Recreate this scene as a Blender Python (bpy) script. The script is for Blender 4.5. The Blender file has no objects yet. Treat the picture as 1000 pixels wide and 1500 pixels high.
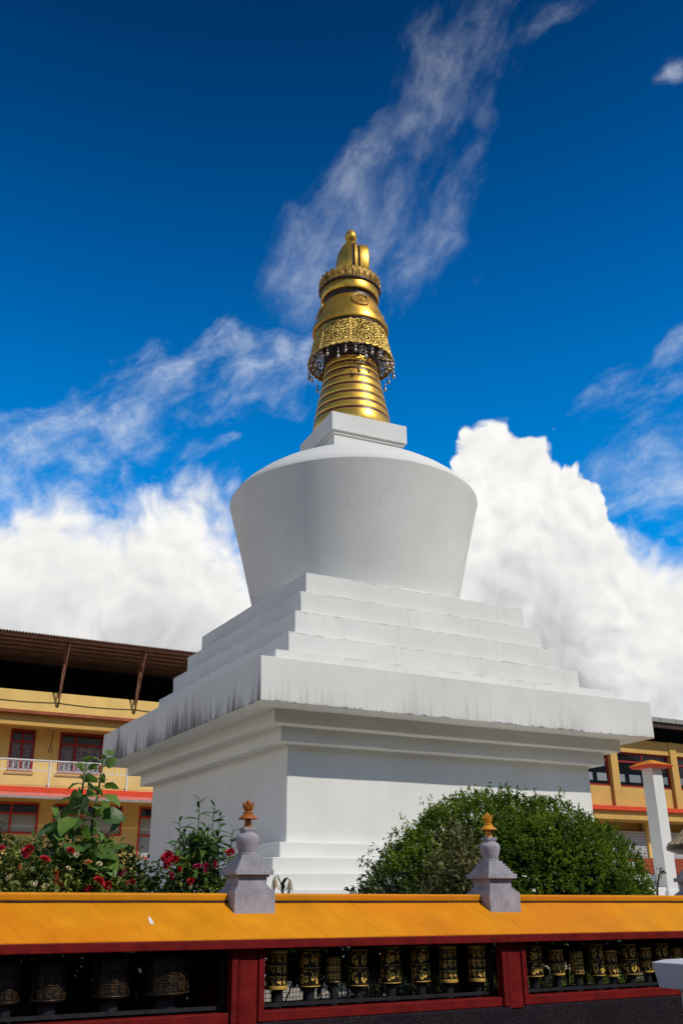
import bpy, math, random
import numpy as np
from mathutils import Vector, Matrix, noise

random.seed(7)
rng = np.random.default_rng(11)
sc = bpy.context.scene
COL = sc.collection
PI = math.pi

# ------------------------------------------------------------------ camera
YAW, PITCH, ROLL = 0.522788, 0.396341, -0.011808
cam_d = bpy.data.cameras.new('camera')
cam = bpy.data.objects.new('camera', cam_d)
COL.objects.link(cam)
F_ = Vector((math.sin(YAW)*math.cos(PITCH), math.cos(YAW)*math.cos(PITCH), math.sin(PITCH)))
R_ = Vector((math.cos(YAW), -math.sin(YAW), 0))
U_ = R_.cross(F_)
R2 = R_*math.cos(ROLL) + U_*math.sin(ROLL)
U2 = -R_*math.sin(ROLL) + U_*math.cos(ROLL)
m = Matrix((( R2.x, U2.x, -F_.x, -12.0762), (R2.y, U2.y, -F_.y, -20.2944), (R2.z, U2.z, -F_.z, 1.6), (0, 0, 0, 1)))
cam.matrix_world = m
cam_d.sensor_fit = 'HORIZONTAL'
cam_d.sensor_width = 36
cam_d.lens = 48.918
cam_d.clip_start = 0.05
cam_d.clip_end = 5000
sc.camera = cam

# ------------------------------------------------------------------ light
SUN_AZ = math.radians(155)      # compass-style angle from +Y towards +X of the sun's place in the sky
SUN_EL = math.radians(43.7)
sun_d = bpy.data.lights.new('sun', 'SUN')
sun_d.energy = 2.75
sun_d.angle = math.radians(0.6)
sun_d.color = (1.0, 0.94, 0.84)
sun = bpy.data.objects.new('sun', sun_d)
COL.objects.link(sun)
sdir = Vector((math.sin(SUN_AZ)*math.cos(SUN_EL), math.cos(SUN_AZ)*math.cos(SUN_EL), math.sin(SUN_EL)))
sun.rotation_euler = sdir.to_track_quat('Z', 'Y').to_euler()
sun.location = sdir*60

sc.view_settings.view_transform = 'Standard'
sc.view_settings.look = 'None'
sc.view_settings.gamma = 1
sc.view_settings.use_curve_mapping = False
sc.view_settings.exposure = 0.17
sc.cycles.max_bounces = 6
sc.cycles.caustics_reflective = False
sc.cycles.caustics_refractive = False

# ------------------------------------------------------------------ node helpers
class NT:
    def __init__(s, tree):
        s.t = tree
        tree.nodes.clear()
    def new(s, typ, **kw):
        n = s.t.nodes.new(typ)
        for k, v in kw.items():
            setattr(n, k, v)
        return n
    def put(s, sock, v):
        if hasattr(v, 'is_output') or isinstance(v, bpy.types.NodeSocket):
            s.t.links.new(v, sock)
        elif v is not None:
            if isinstance(v, (tuple, list)) and sock.type == 'RGBA' and len(v) == 3:
                v = (*v, 1)
            sock.default_value = v
    def M(s, op, a, b=None, c=None, clamp=False):
        n = s.new('ShaderNodeMath', operation=op, use_clamp=clamp)
        for i, v in enumerate((a, b, c)):
            if v is not None:
                s.put(n.inputs[i], v)
        return n.outputs[0]
    def V(s, op, a, b=None, scale=None):
        n = s.new('ShaderNodeVectorMath', operation=op)
        s.put(n.inputs[0], a)
        if b is not None:
            s.put(n.inputs[1], b)
        if scale is not None:
            s.put(n.inputs['Scale'], scale)
        return n.outputs['Value'] if op in ('DOT_PRODUCT', 'LENGTH') else n.outputs[0]
    def sep(s, v):
        n = s.new('ShaderNodeSeparateXYZ')
        s.put(n.inputs[0], v)
        return n.outputs
    def comb(s, x, y, z):
        n = s.new('ShaderNodeCombineXYZ')
        for i, v in enumerate((x, y, z)):
            s.put(n.inputs[i], v)
        return n.outputs[0]
    def noise(s, vec, scale, detail=4, rough=0.55, dist=0.0, lac=2.0):
        n = s.new('ShaderNodeTexNoise')
        s.put(n.inputs['Vector'], vec)
        n.inputs['Scale'].default_value = scale
        n.inputs['Detail'].default_value = detail
        n.inputs['Roughness'].default_value = rough
        n.inputs['Lacunarity'].default_value = lac
        n.inputs['Distortion'].default_value = dist
        return n.outputs['Fac']
    def sm(s, x, lo, hi, a=0.0, b=1.0):
        n = s.new('ShaderNodeMapRange', interpolation_type='SMOOTHSTEP')
        for i, v in enumerate((x, lo, hi, a, b)):
            s.put(n.inputs[i], v)
        return n.outputs[0]
    def lin(s, x, lo, hi, a=0.0, b=1.0):
        n = s.new('ShaderNodeMapRange')
        for i, v in enumerate((x, lo, hi, a, b)):
            s.put(n.inputs[i], v)
        return n.outputs[0]
    def mix(s, f, a, b, blend='MIX'):
        n = s.new('ShaderNodeMix', data_type='RGBA', blend_type=blend)
        s.put(n.inputs[0], f)
        s.put(n.inputs[6], a)
        s.put(n.inputs[7], b)
        return n.outputs[2]
    def curve(s, x, pts):
        n = s.new('ShaderNodeFloatCurve')
        c = n.mapping.curves[0]
        while len(c.points) < len(pts):
            c.points.new(0.5, 0.5)
        for p, (a, b) in zip(c.points, pts):
            p.location = (a, b)
        n.mapping.update()
        s.put(n.inputs['Value'], x)
        return n.outputs[0]

# ------------------------------------------------------------------ sky with clouds (fixed in world directions)
def build_world():
    w = bpy.data.worlds.new('World')
    sc.world = w
    w.use_nodes = True
    w.cycles.sampling_method = 'MANUAL'
    w.cycles.sample_map_resolution = 256
    T = NT(w.node_tree)
    STR = 0.1
    sky = T.new('ShaderNodeTexSky', sky_type='NISHITA', sun_disc=False)
    sky.sun_elevation = SUN_EL
    sky.sun_rotation = SUN_AZ
    sky.altitude = 1700
    sky.air_density = 1.0
    sky.dust_density = 0.2
    sky.ozone_density = 3.0
    hs = T.new('ShaderNodeHueSaturation')
    T.put(hs.inputs['Color'], sky.outputs[0])
    hs.inputs['Hue'].default_value = SKY_HUE
    hs.inputs['Saturation'].default_value = SKY_SAT
    hs.inputs['Value'].default_value = SKY_VAL
    d = T.new('ShaderNodeTexCoord').outputs['Generated']
    x, y, z = T.sep(d)
    az = T.M('MULTIPLY', T.M('ARCTAN2', x, y), 180/PI)
    el = T.M('MULTIPLY', T.M('ARCSINE', z), 180/PI)
    grad = T.sm(el, 18.0, 60.0, 1.38, 0.30)
    skyc = T.V('MULTIPLY', T.V('SCALE', hs.outputs[0], scale=grad), T.mix(T.sm(el, 18.0, 48.0), (1.0, 1.12, 1.0), (1.0, 0.92, 1.0)))
    # top of the cumulus bank, in degrees of elevation, against the azimuth
    pts = [(-20, 26), (-8, 22.5), (0, 23), (7, 23.6), (12, 24.2), (16, 25.0), (19, 25.2), (21.5, 24.0), (24, 22.5), (30, 20), (34.8, 22.5), (37.2, 25.6), (39.2, 27.6),
           (41.6, 28.2), (43.6, 26.4), (45.6, 25.0), (46.8, 22.8), (47.6, 20.6), (49.5, 19.6), (52, 18.6), (58, 18), (66, 22), (74, 25), (84, 26)]
    H = T.M('MULTIPLY', T.curve(T.lin(az, -20, 84, 0, 1), [((a+20)/104, b/40) for a, b in pts]), 40)
    ring = T.M('MULTIPLY', T.M('SUBTRACT', T.noise(T.comb(T.M('MULTIPLY', x, 1.0), T.M('MULTIPLY', y, 1.0), 0.0), 1.7, 2), 0.5), 16)
    inview = T.M('MULTIPLY', T.sm(az, -30, -12), T.sm(az, 92, 70))
    H = T.M('ADD', H, T.M('MULTIPLY', ring, T.M('SUBTRACT', 1.0, inview)))
    wn = T.new('ShaderNodeTexNoise')
    T.put(wn.inputs['Vector'], d)
    wn.inputs['Scale'].default_value = 9
    wn.inputs['Detail'].default_value = 3
    wv = T.V('SUBTRACT', wn.outputs['Color'], (0.5, 0.5, 0.5))
    warp = T.V('ADD', d, T.V('SCALE', wv, scale=0.09))
    w2 = T.V('ADD', d, T.V('SCALE', wv, scale=0.06))
    gen_mask = T.sm(T.noise(T.V('ADD', d, (9.0, 2.0, 4.0)), 2.3, 2), 0.40, 0.62)
    def vor(vec, scale):
        n = T.new('ShaderNodeTexVoronoi', feature='F1')
        T.put(n.inputs['Vector'], vec)
        n.inputs['Scale'].default_value = scale
        return n.outputs['Distance']
    def puffs(vec):
        return T.M('ADD', T.M('MULTIPLY', T.M('SUBTRACT', 0.45, vor(vec, 22)), 2.6), T.M('MULTIPLY', T.M('SUBTRACT', 0.45, vor(vec, 55)), 1.4))
    puff = puffs(warp)
    # the same billows a little nearer to the sun: where they stand higher, this side lies in their shade
    puff_s = puffs(T.V('ADD', warp, (0.010, -0.006, 0.012)))
    fine = T.noise(w2, 34, 4, 0.6)
    fb = T.M('MULTIPLY', T.M('SUBTRACT', T.noise(warp, 9, 6, 0.6), 0.5), 8.0)
    crisp = T.M('MULTIPLY', T.sm(az, 27, 36), T.sm(az, 49.5, 47))
    fbs = T.M('MULTIPLY', fb, T.lin(crisp, 0, 1, 1.7, 0.35))
    dens = T.M('ADD', T.M('SUBTRACT', H, el), T.M('ADD', fbs, T.M('MULTIPLY', puff, T.lin(crisp, 0, 1, 0.7, 1.0))))
    soft = T.lin(crisp, 0, 1, 4.2, 0.6)
    a_cum = T.sm(T.M('DIVIDE', dens, soft), 0.0, 1.0)
    # thin, torn clouds: soft patches laid along directions
    def patch(a, e, ang, la, lb):
        a, e, ang = map(math.radians, (a, e, ang))
        c = Vector((math.sin(a)*math.cos(e), math.cos(a)*math.cos(e), math.sin(e)))
        E = Vector((math.cos(a), -math.sin(a), 0))
        N = E.cross(c)*-1
        N = c.cross(E)*-1 if N.z < 0 else N
        t = E*math.cos(ang) + N*math.sin(ang)
        s_ = -E*math.sin(ang) + N*math.cos(ang)
        p = T.M('DIVIDE', T.V('DOT_PRODUCT', warp, tuple(t)), math.radians(la))
        q = T.M('DIVIDE', T.V('DOT_PRODUCT', warp, tuple(s_)), math.radians(lb))
        g = T.M('EXPONENT', T.M('MULTIPLY', T.M('ADD', T.M('MULTIPLY', p, p), T.M('MULTIPLY', q, q)), -1.0))
        return T.M('MULTIPLY', g, T.M('GREATER_THAN', T.V('DOT_PRODUCT', d, tuple(c)), 0.0))
    def union(lst):
        r = None
        for g, k in lst:
            g = T.M('MULTIPLY', g, k)
            r = g if r is None else T.M('ADD', r, g)
        return r
    def layer(axis_ang, a0, e0, stretch, scale, thr, width, mask, gen):
        """streaky fibre noise stretched along one direction of the sky"""
        a, e, ang = map(math.radians, (a0, e0, axis_ang))
        c = Vector((math.sin(a)*math.cos(e), math.cos(a)*math.cos(e), math.sin(e)))
        E = Vector((math.cos(a), -math.sin(a), 0))
        N = E.cross(c)
        N = -N if N.z < 0 else N
        t = E*math.cos(ang) + N*math.sin(ang)
        s_ = -E*math.sin(ang) + N*math.cos(ang)
        v = T.comb(T.M('DIVIDE', T.V('DOT_PRODUCT', w2, tuple(t)), stretch), T.V('DOT_PRODUCT', w2, tuple(s_)), T.V('DOT_PRODUCT', w2, tuple(c)))
        n = T.noise(v, scale, 7, 0.64)
        mk = T.M('MAXIMUM', mask, T.M('MULTIPLY', gen_mask, gen))
        # the mask lowers the threshold rather than only fading the layer: torn edges
        t0 = T.M('SUBTRACT', n, T.M('SUBTRACT', thr, T.M('MULTIPLY', T.M('MINIMUM', mk, 1.0), 0.26)))
        return T.M('MULTIPLY', T.M('MULTIPLY', T.sm(t0, 0.0, width), T.sm(mk, 0.02, 0.30)), T.sm(fine, 0.30, 0.60, 0.45, 1.0))
    away = T.M('SUBTRACT', 1.0, T.M('MULTIPLY', T.sm(az, -25, 0), T.sm(az, 85, 62)))
    m1 = union([(patch(33.5, 41.6, 56, 6.8, 3.0), .9), (patch(41.5, 47.5, 50, 7.0, 2.6), .95), (patch(50.5, 49.5, 38, 3.2, .8), .9), (patch(28.6, 38.4, 40, 5.4, 3.2), .85), (patch(36.6, 39.4, 48, 6.0, 3.4), .9), (patch(31.5, 41.5, 50, 2.6, 1.5), .45), (patch(35.5, 40.0, 40, 1.6, 1.2), .3)])
    c1 = layer(58, 34, 42, 2.2, 11, 0.62, 0.50, m1, T.M('MULTIPLY', away, 0.9))
    m2 = union([(patch(15.5, 27.2, 25, 9.0, 3.6), .85), (patch(18.1, 29.5, 22, 7.6, 2.1), .95), (patch(11.2, 26.6, 30, 5.4, 2.3), .75), (patch(16.8, 25.6, 12, 4.6, 2.4), .85), (patch(9.5, 23.3, 8, 4.5, 2.2), .7), (patch(25.6, 30.3, 10, 3.6, 1.0), .65), (patch(23, 26.9, 10, 1.3, .5), .7), (patch(21.5, 24.3, 10, 3.0, 1.2), .7), (patch(22.0, 32.3, 25, 2.2, 0.7), .6), (patch(8.2, 37.6, 7, 4.5, .6), .3)])
    c2 = layer(30, 17, 27, 1.7, 13, 0.64, 0.42, m2, T.M('MULTIPLY', away, 0.9))
    m3 = union([(patch(48.6, 28.0, 26, 5.0, 1.6), .75), (patch(52.5, 26.6, 18, 4.2, 1.9), .85), (patch(50.5, 23.2, 8, 4.8, 3.0), 1.1), (patch(51, 20.6, 0, 4, 1.4), .95), (patch(53.2, 30.4, 15, 1.6, .5), .9), (patch(56.3, 44.0, 10, 1.3, .5), .7), (patch(53.8, 46.6, 10, 1.5, .8), .4), (patch(45.5, 27.4, 30, 2.2, .8), .4)])
    c3 = layer(20, 50, 25, 2.6, 15, 0.63, 0.42, m3, T.M('MULTIPLY', away, 0.4))
    a_w = T.M('MAXIMUM', T.M('MULTIPLY', c1, 0.52), T.M('MAXIMUM', T.M('MULTIPLY', c2, 0.92), T.M('MULTIPLY', c3, 0.72)))
    # brightness of the cloud bodies: billows catch the light, undersides and deep parts stay grey
    deep = T.sm(dens, 1.0, 14.0)
    bil = T.noise(warp, 7.5, 4, 0.55)
    low = T.sm(el, 22.0, 9.0)
    v = T.M('SUBTRACT', 0.97, T.M('MULTIPLY', T.M('MULTIPLY', deep, T.sm(bil, 0.38, 0.62)), T.lin(low, 0, 1, 0.20, 0.40)))
    relief = T.M('MULTIPLY', T.M('SUBTRACT', puff, puff_s), T.lin(crisp, 0, 1, 0.055, 0.085))
    v = T.M('ADD', v, T.M('MINIMUM', T.M('MAXIMUM', relief, -0.22), 0.06))
    v = T.M('SUBTRACT', v, T.M('MULTIPLY', low, 0.05))
    vv = T.M('DIVIDE', T.M('MULTIPLY', v, CLOUD), STR)
    ccol = T.V('SCALE', T.mix(T.sm(v, 0.65, 0.95), (0.965, 0.98, 1.0), (1.0, 0.99, 0.965)), scale=vv)
    wcol = T.V('SCALE', (0.86, 0.93, 1.0), scale=CLOUD*0.95/STR)
    above = T.sm(el, -3.0, 0.5)
    col = T.mix(T.M('MULTIPLY', a_w, above), skyc, wcol)
    col = T.mix(T.M('MULTIPLY', a_cum, above), col, ccol)
    bg = T.new('ShaderNodeBackground')
    T.put(bg.inputs[0], col)
    bg.inputs[1].default_value = STR
    out = T.new('ShaderNodeOutputWorld')
    T.t.links.new(bg.outputs[0], out.inputs[0])

SKY_HUE, SKY_SAT, SKY_VAL, CLOUD = 0.503, 1.5, 1.42, 0.85
build_world()

# ------------------------------------------------------------------ mesh helpers
class MB:
    def __init__(s):
        s.v, s.f = [], []
    def add(s, vs, fs):
        o = len(s.v)
        s.v += [tuple(p) for p in vs]
        s.f += [tuple(i+o for i in f) for f in fs]
        return s
    def box(s, x0, x1, y0, y1, z0, z1):
        vs = [(x, y, z) for z in (z0, z1) for y in (y0, y1) for x in (x0, x1)]
        return s.add(vs, [(0, 2, 3, 1), (4, 5, 7, 6), (0, 1, 5, 4), (2, 6, 7, 3), (0, 4, 6, 2), (1, 3, 7, 5)])
    def frustum(s, cx, cy, z0, z1, h0, h1, k0=None, k1=None):
        k0 = h0 if k0 is None else k0
        k1 = h1 if k1 is None else k1
        vs = [(cx+sx*h, cy+sy*k, z) for z, h, k in ((z0, h0, k0), (z1, h1, k1)) for sy in (-1, 1) for sx in (-1, 1)]
        return s.add(vs, [(0, 2, 3, 1), (4, 5, 7, 6), (0, 1, 5, 4), (2, 6, 7, 3), (0, 4, 6, 2), (1, 3, 7, 5)])
    def lathe(s, prof, seg=48, cx=0, cy=0, cap=True, a0=0.0):
        n = len(prof)
        vs = [(cx+r*math.cos(a0+2*PI*k/seg), cy+r*math.sin(a0+2*PI*k/seg), z) for r, z in prof for k in range(seg)]
        fs = [(i*seg+k, i*seg+(k+1) % seg, (i+1)*seg+(k+1) % seg, (i+1)*seg+k) for i in range(n-1) for k in range(seg)]
        if cap:
            fs.append(tuple(range(seg-1, -1, -1)))
            fs.append(tuple((n-1)*seg+k for k in range(seg)))
        return s.add(vs, fs)
    def tube(s, pts, r, seg=6, r1=None, cap=True):
        pts = [Vector(p) for p in pts]
        n = len(pts)
        r1 = r if r1 is None else r1
        vs = []
        for i, p in enumerate(pts):
            t = (pts[min(i+1, n-1)]-pts[max(i-1, 0)]).normalized()
            a = t.orthogonal().normalized() if i == 0 else (a-t*a.dot(t)).normalized()
            b = t.cross(a)
            rr = r+(r1-r)*i/max(1, n-1)
            vs += [p+(a*math.cos(2*PI*k/seg)+b*math.sin(2*PI*k/seg))*rr for k in range(seg)]
        fs = [(i*seg+k, i*seg+(k+1) % seg, (i+1)*seg+(k+1) % seg, (i+1)*seg+k) for i in range(n-1) for k in range(seg)]
        if cap:
            fs += [tuple(range(seg-1, -1, -1)), tuple((n-1)*seg+k for k in range(seg))]
        return s.add(vs, fs)
    def bar(s, p, q, w, h=None):
        """square bar from p to q"""
        h = h or w
        p, q = Vector(p), Vector(q)
        t = (q-p).normalized()
        a = t.cross(Vector((0, 0, 1)))
        a = a.normalized() if a.length > 1e-4 else Vector((1, 0, 0))
        b = a.cross(t)
        vs = [e+a*sx*w/2+b*sy*h/2 for e in (p, q) for sy in (-1, 1) for sx in (-1, 1)]
        return s.add(vs, [(0, 1, 3, 2), (4, 6, 7, 5), (0, 4, 5, 1), (2, 3, 7, 6), (0, 2, 6, 4), (1, 5, 7, 3)])
    def prism_x(s, prof, x0, x1):
        """profile of (y, z) run along x"""
        n = len(prof)
        vs = [(x0, y, z) for y, z in prof]+[(x1, y, z) for y, z in prof]
        fs = [(i, (i+1) % n, n+(i+1) % n, n+i) for i in range(n)]
        return s.add(vs, fs+[tuple(range(n-1, -1, -1)), tuple(range(n, 2*n))])

def as_mesh(name, mb, smooth=False):
    me = bpy.data.meshes.new(name)
    me.from_pydata(mb.v, [], mb.f)
    me.update()
    if smooth:
        me.polygons.foreach_set('use_smooth', [True]*len(me.polygons))
    return me

def fix_normals(me):
    import bmesh
    b = bmesh.new()
    b.from_mesh(me)
    bmesh.ops.recalc_face_normals(b, faces=b.faces)
    b.to_mesh(me)
    b.free()

def obj(name, mb, mat, parent=None, smooth=False, bevel=0, seg=2, auto=None):
    me = mb if isinstance(mb, bpy.types.Mesh) else as_mesh(name, mb, smooth or auto is not None)
    if not isinstance(mb, bpy.types.Mesh):
        fix_normals(me)
    if auto is not None:
        me.set_sharp_from_angle(angle=math.radians(auto))
    if mat is not None and not me.materials:
        me.materials.append(mat)
    o = bpy.data.objects.new(name, me)
    COL.objects.link(o)
    if bevel:
        b = o.modifiers.new('bevel', 'BEVEL')
        b.width = bevel
        b.segments = seg
        b.limit_method = 'ANGLE'
        b.angle_limit = math.radians(40)
    if parent is not None:
        o.parent = parent
        o.matrix_parent_inverse = WORLD.get(parent.name, Matrix.Identity(4)).inverted()
    return o

WORLD = {}
def thing(name, label, cat, loc=(0, 0, 0), group=None, rot=(0, 0, 0)):
    """an Empty at the thing's base; parts are built in world coordinates and hang on it"""
    o = bpy.data.objects.new(name, None)
    COL.objects.link(o)
    o.empty_display_size = 0.2
    o.location = loc
    WORLD[o.name] = Matrix.Translation(loc)
    tag(o, label, cat, group)
    return o

def tag(o, label, cat, group=None):
    o['label'] = label
    o['category'] = cat
    if group:
        o['group'] = group
    return o

def solo(name, mb, mat, label, cat, loc, group=None, **kw):
    """a thing that is a single mesh; vertices given in world coordinates, origin moved to loc"""
    mb.v = [(a-loc[0], b-loc[1], c-loc[2]) for a, b, c in mb.v]
    o = obj(name, mb, mat, None, **kw)
    o.location = loc
    return tag(o, label, cat, group)

def structure(name, mb, mat, **kw):
    o = obj(name, mb, mat, None, **kw)
    o['kind'] = 'structure'
    return o

def copy_tree(o, parent=None):
    c = o.copy()
    COL.objects.link(c)
    if parent is not None:
        c.parent = parent
    for ch in list(o.children):
        copy_tree(ch, c)
    return c

# ------------------------------------------------------------------ materials
def material(name):
    mt = bpy.data.materials.new(name)
    mt.use_nodes = True
    T = NT(mt.node_tree)
    b = T.new('ShaderNodeBsdfPrincipled')
    o = T.new('ShaderNodeOutputMaterial')
    T.t.links.new(b.outputs[0], o.inputs[0])
    return mt, T, b, o

def bump(T, b, h, strength=0.3, dist=0.01):
    n = T.new('ShaderNodeBump')
    n.inputs['Strength'].default_value = strength
    n.inputs['Distance'].default_value = dist
    T.put(n.inputs['Height'], h)
    T.put(b.inputs['Normal'], n.outputs[0])

def paint(name, col, rough=0.5, var=0.12, scale=6, spec=0.4, streak=0.0, metal=0.0, dirt=(0.10, 0.08, 0.06), bumps=0.15):
    """painted or plain surface: colour with cloudy variation, optional vertical run marks"""
    mt, T, b, o = material(name)
    g = T.new('ShaderNodeNewGeometry').outputs['Position']
    n = T.noise(g, scale, 6, 0.6)
    c = T.mix(T.lin(n, 0.3, 0.7, 0, 1), tuple(x*(1-var) for x in col), tuple(min(1, x*(1+var)) for x in col))
    if streak:
        x, y, z = T.sep(g)
        s1 = T.noise(T.comb(T.M('MULTIPLY', x, 9.0), T.M('MULTIPLY', y, 9.0), T.M('MULTIPLY', z, 0.7)), 1.0, 5, 0.65)
        s2 = T.noise(g, 1.1, 3)
        c = T.mix(T.M('MULTIPLY', T.sm(s1, 0.52, 0.80), T.M('MULTIPLY', T.sm(s2, 0.40, 0.65), streak)), c, dirt)
    T.put(b.inputs['Base Color'], c)
    T.put(b.inputs['Roughness'], T.lin(n, 0.3, 0.7, rough-0.07, rough+0.07))
    b.inputs['Metallic'].default_value = metal
    b.inputs['Specular IOR Level'].default_value = spec
    if bumps:
        bump(T, b, T.noise(g, scale*12, 3), bumps, 0.004)
    return mt

def plaster(name, streak=0.25, grime=0.0, z0=0, z1=1, fine=1.0, ledge=None):
    """whitewashed render with faint run marks; grime > 0 adds mildew creeping up from the lower edge (z0) and rust from the top (z1)"""
    mt, T, b, o = material(name)
    G = T.new('ShaderNodeNewGeometry')
    g = G.outputs['Position']
    x, y, z = T.sep(g)
    big = T.noise(g, 0.55, 4)
    c = T.mix(T.lin(big, 0.3, 0.7), (0.70, 0.695, 0.65), (0.775, 0.77, 0.725))
    runs = T.noise(T.comb(T.M('MULTIPLY', x, 6.0*fine), T.M('MULTIPLY', y, 6.0*fine), T.M('MULTIPLY', z, 0.35)), 1.0, 7, 0.68)
    c = T.mix(T.M('MULTIPLY', T.sm(runs, 0.54, 0.80), streak*1.35), c, (0.36, 0.36, 0.36))
    # patches of newer and older limewash, fine mould specks
    pat = T.noise(g, 1.6, 5, 0.5)
    c = T.mix(T.M('MULTIPLY', T.sm(pat, 0.50, 0.56), 0.10), c, (0.55, 0.55, 0.54))
    c = T.mix(T.M('MULTIPLY', T.sm(T.noise(g, 26, 3, 0.7), 0.66, 0.74), 0.25), c, (0.30, 0.29, 0.27))
    if ledge:
        fr = T.M('FRACT', T.M('DIVIDE', T.M('SUBTRACT', ledge[0]+0.004, z), ledge[1]))
        rim = T.M('MULTIPLY', T.sm(fr, 0.10, 0.0), T.sm(T.noise(T.comb(x, y, 0.0), 2.6, 5, 0.7), 0.42, 0.62))
        c = T.mix(T.M('MULTIPLY', rim, 0.55), c, (0.16, 0.14, 0.12))
    if grime:
        nx = T.sep(G.outputs['Normal'])[0]
        nz = T.sep(G.outputs['Normal'])[2]
        side = T.M('MULTIPLY', T.M('ADD', 0.34, T.M('MULTIPLY', T.sm(nx, -0.3, -0.9), 0.85)), T.sm(nz, -0.9, -0.4))
        h = T.lin(z, z0, z1)
        q = T.comb(T.M('MULTIPLY', x, 1.0), T.M('MULTIPLY', y, 1.0), T.M('MULTIPLY', z, 0.06))
        s1 = T.noise(q, 7.0, 6, 0.75)
        s2 = T.noise(q, 1.3, 3)
        reach = T.M('ADD', T.M('MULTIPLY', T.M('SUBTRACT', s1, 0.47), 3.2), T.M('ADD', T.M('MULTIPLY', T.M('SUBTRACT', s2, 0.48), 3.0), T.M('MULTIPLY', T.sm(nx, -0.3, -0.9), 0.35)))
        f = T.sm(T.M('SUBTRACT', reach, h), -0.15, 0.75)
        c = T.mix(T.M('MULTIPLY', T.M('MULTIPLY', f, side), grime), c, (0.085, 0.075, 0.07))
        lip = T.M('MULTIPLY', T.sm(h, 0.07, 0.0), T.sm(T.noise(q, 4.0, 5, 0.7), 0.45, 0.6))
        c = T.mix(T.M('MULTIPLY', T.M('MULTIPLY', lip, 0.8), T.sm(nz, -0.9, -0.4)), c, (0.03, 0.028, 0.028))
        r = T.M('MULTIPLY', T.sm(T.noise(q, 3.7, 4, 0.8), 0.665, 0.72), T.sm(T.noise(T.comb(T.M('MULTIPLY', x, 30.0), T.M('MULTIPLY', y, 30.0), z), 1.0, 3), 0.35, 0.6))
        c = T.mix(T.M('MULTIPLY', r, 0.75), c, (0.19, 0.13, 0.09))
    T.put(b.inputs['Base Color'], c)
    b.inputs['Roughness'].default_value = 0.75
    b.inputs['Specular IOR Level'].default_value = 0.25
    bump(T, b, T.M('ADD', T.noise(g, 40, 4), T.M('MULTIPLY', T.noise(g, 3.0, 4), 2.0)), 0.18, 0.006)
    return mt

def gold(name, col=(0.72, 0.47, 0.10), rough=0.30, tarnish=0.3, dark=(0.16, 0.07, 0.02), metal=0.9, scale=3.0):
    mt, T, b, o = material(name)
    g = T.new('ShaderNodeNewGeometry').outputs['Position']
    x, y, z = T.sep(g)
    n = T.noise(g, scale, 7, 0.62)
    f = T.M('MULTIPLY', T.sm(n, 0.48, 0.72), tarnish)
    runs = T.noise(T.comb(T.M('MULTIPLY', x, 14.0), T.M('MULTIPLY', y, 14.0), T.M('MULTIPLY', z, 1.2)), 1.0, 4, 0.6)
    c = T.mix(f, col, dark)
    c = T.mix(T.M('MULTIPLY', T.sm(runs, 0.52, 0.75), tarnish*0.7), c, dark)
    T.put(b.inputs['Base Color'], c)
    T.put(b.inputs['Roughness'], T.M('ADD', T.lin(n, 0.3, 0.7, rough-0.06, rough+0.12), T.M('MULTIPLY', f, 0.3)))
    b.inputs['Metallic'].default_value = metal
    bump(T, b, T.noise(g, 9, 4), 0.12, 0.02)
    return mt

def leafmat(name, dark, light, trans=0.35, rough=0.45, spec=0.4):
    mt, T, b, o = material(name)
    a = T.new('ShaderNodeAttribute', attribute_name='tint').outputs['Fac']
    c = T.mix(a, dark, light)
    T.put(b.inputs['Base Color'], c)
    b.inputs['Roughness'].default_value = rough
    b.inputs['Specular IOR Level'].default_value = spec
    tr = T.new('ShaderNodeBsdfTranslucent')
    T.put(tr.inputs[0], T.mix(0.5, c, T.V('MULTIPLY', c, (1.5, 1.5, 0.6))))
    ms = T.new('ShaderNodeMixShader')
    ms.inputs[0].default_value = trans
    T.t.links.new(b.outputs[0], ms.inputs[1])
    T.t.links.new(tr.outputs[0], ms.inputs[2])
    T.t.links.new(ms.outputs[0], o.inputs[0])
    return mt

def glass(name, tint=(0.02, 0.025, 0.03), rough=0.05):
    mt, T, b, o = material(name)
    g = T.new('ShaderNodeNewGeometry').outputs['Position']
    b.inputs['Base Color'].default_value = (*tint, 1)
    b.inputs['Roughness'].default_value = rough
    b.inputs['Specular IOR Level'].default_value = 0.8
    bump(T, b, T.noise(g, 1.5, 2), 0.06, 0.02)
    return mt
# ------------------------------------------------------------------ ground and court
COURT = 0.5
m_court = paint('paving_concrete', (0.40, 0.345, 0.27), 0.85, 0.2, 2.0, 0.2)
m_ground = paint('street_asphalt', (0.06, 0.06, 0.058), 0.9, 0.2, 3.0, 0.2)
g = MB()
g.box(-1500, 1500, -1500, 1500, -0.3, 0.0)
structure('ground', g, m_ground)
g = MB()
g.box(-30, 45, -13.28, 40, 0.004, COURT)
structure('courtyard_paving', g, m_court)

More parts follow.
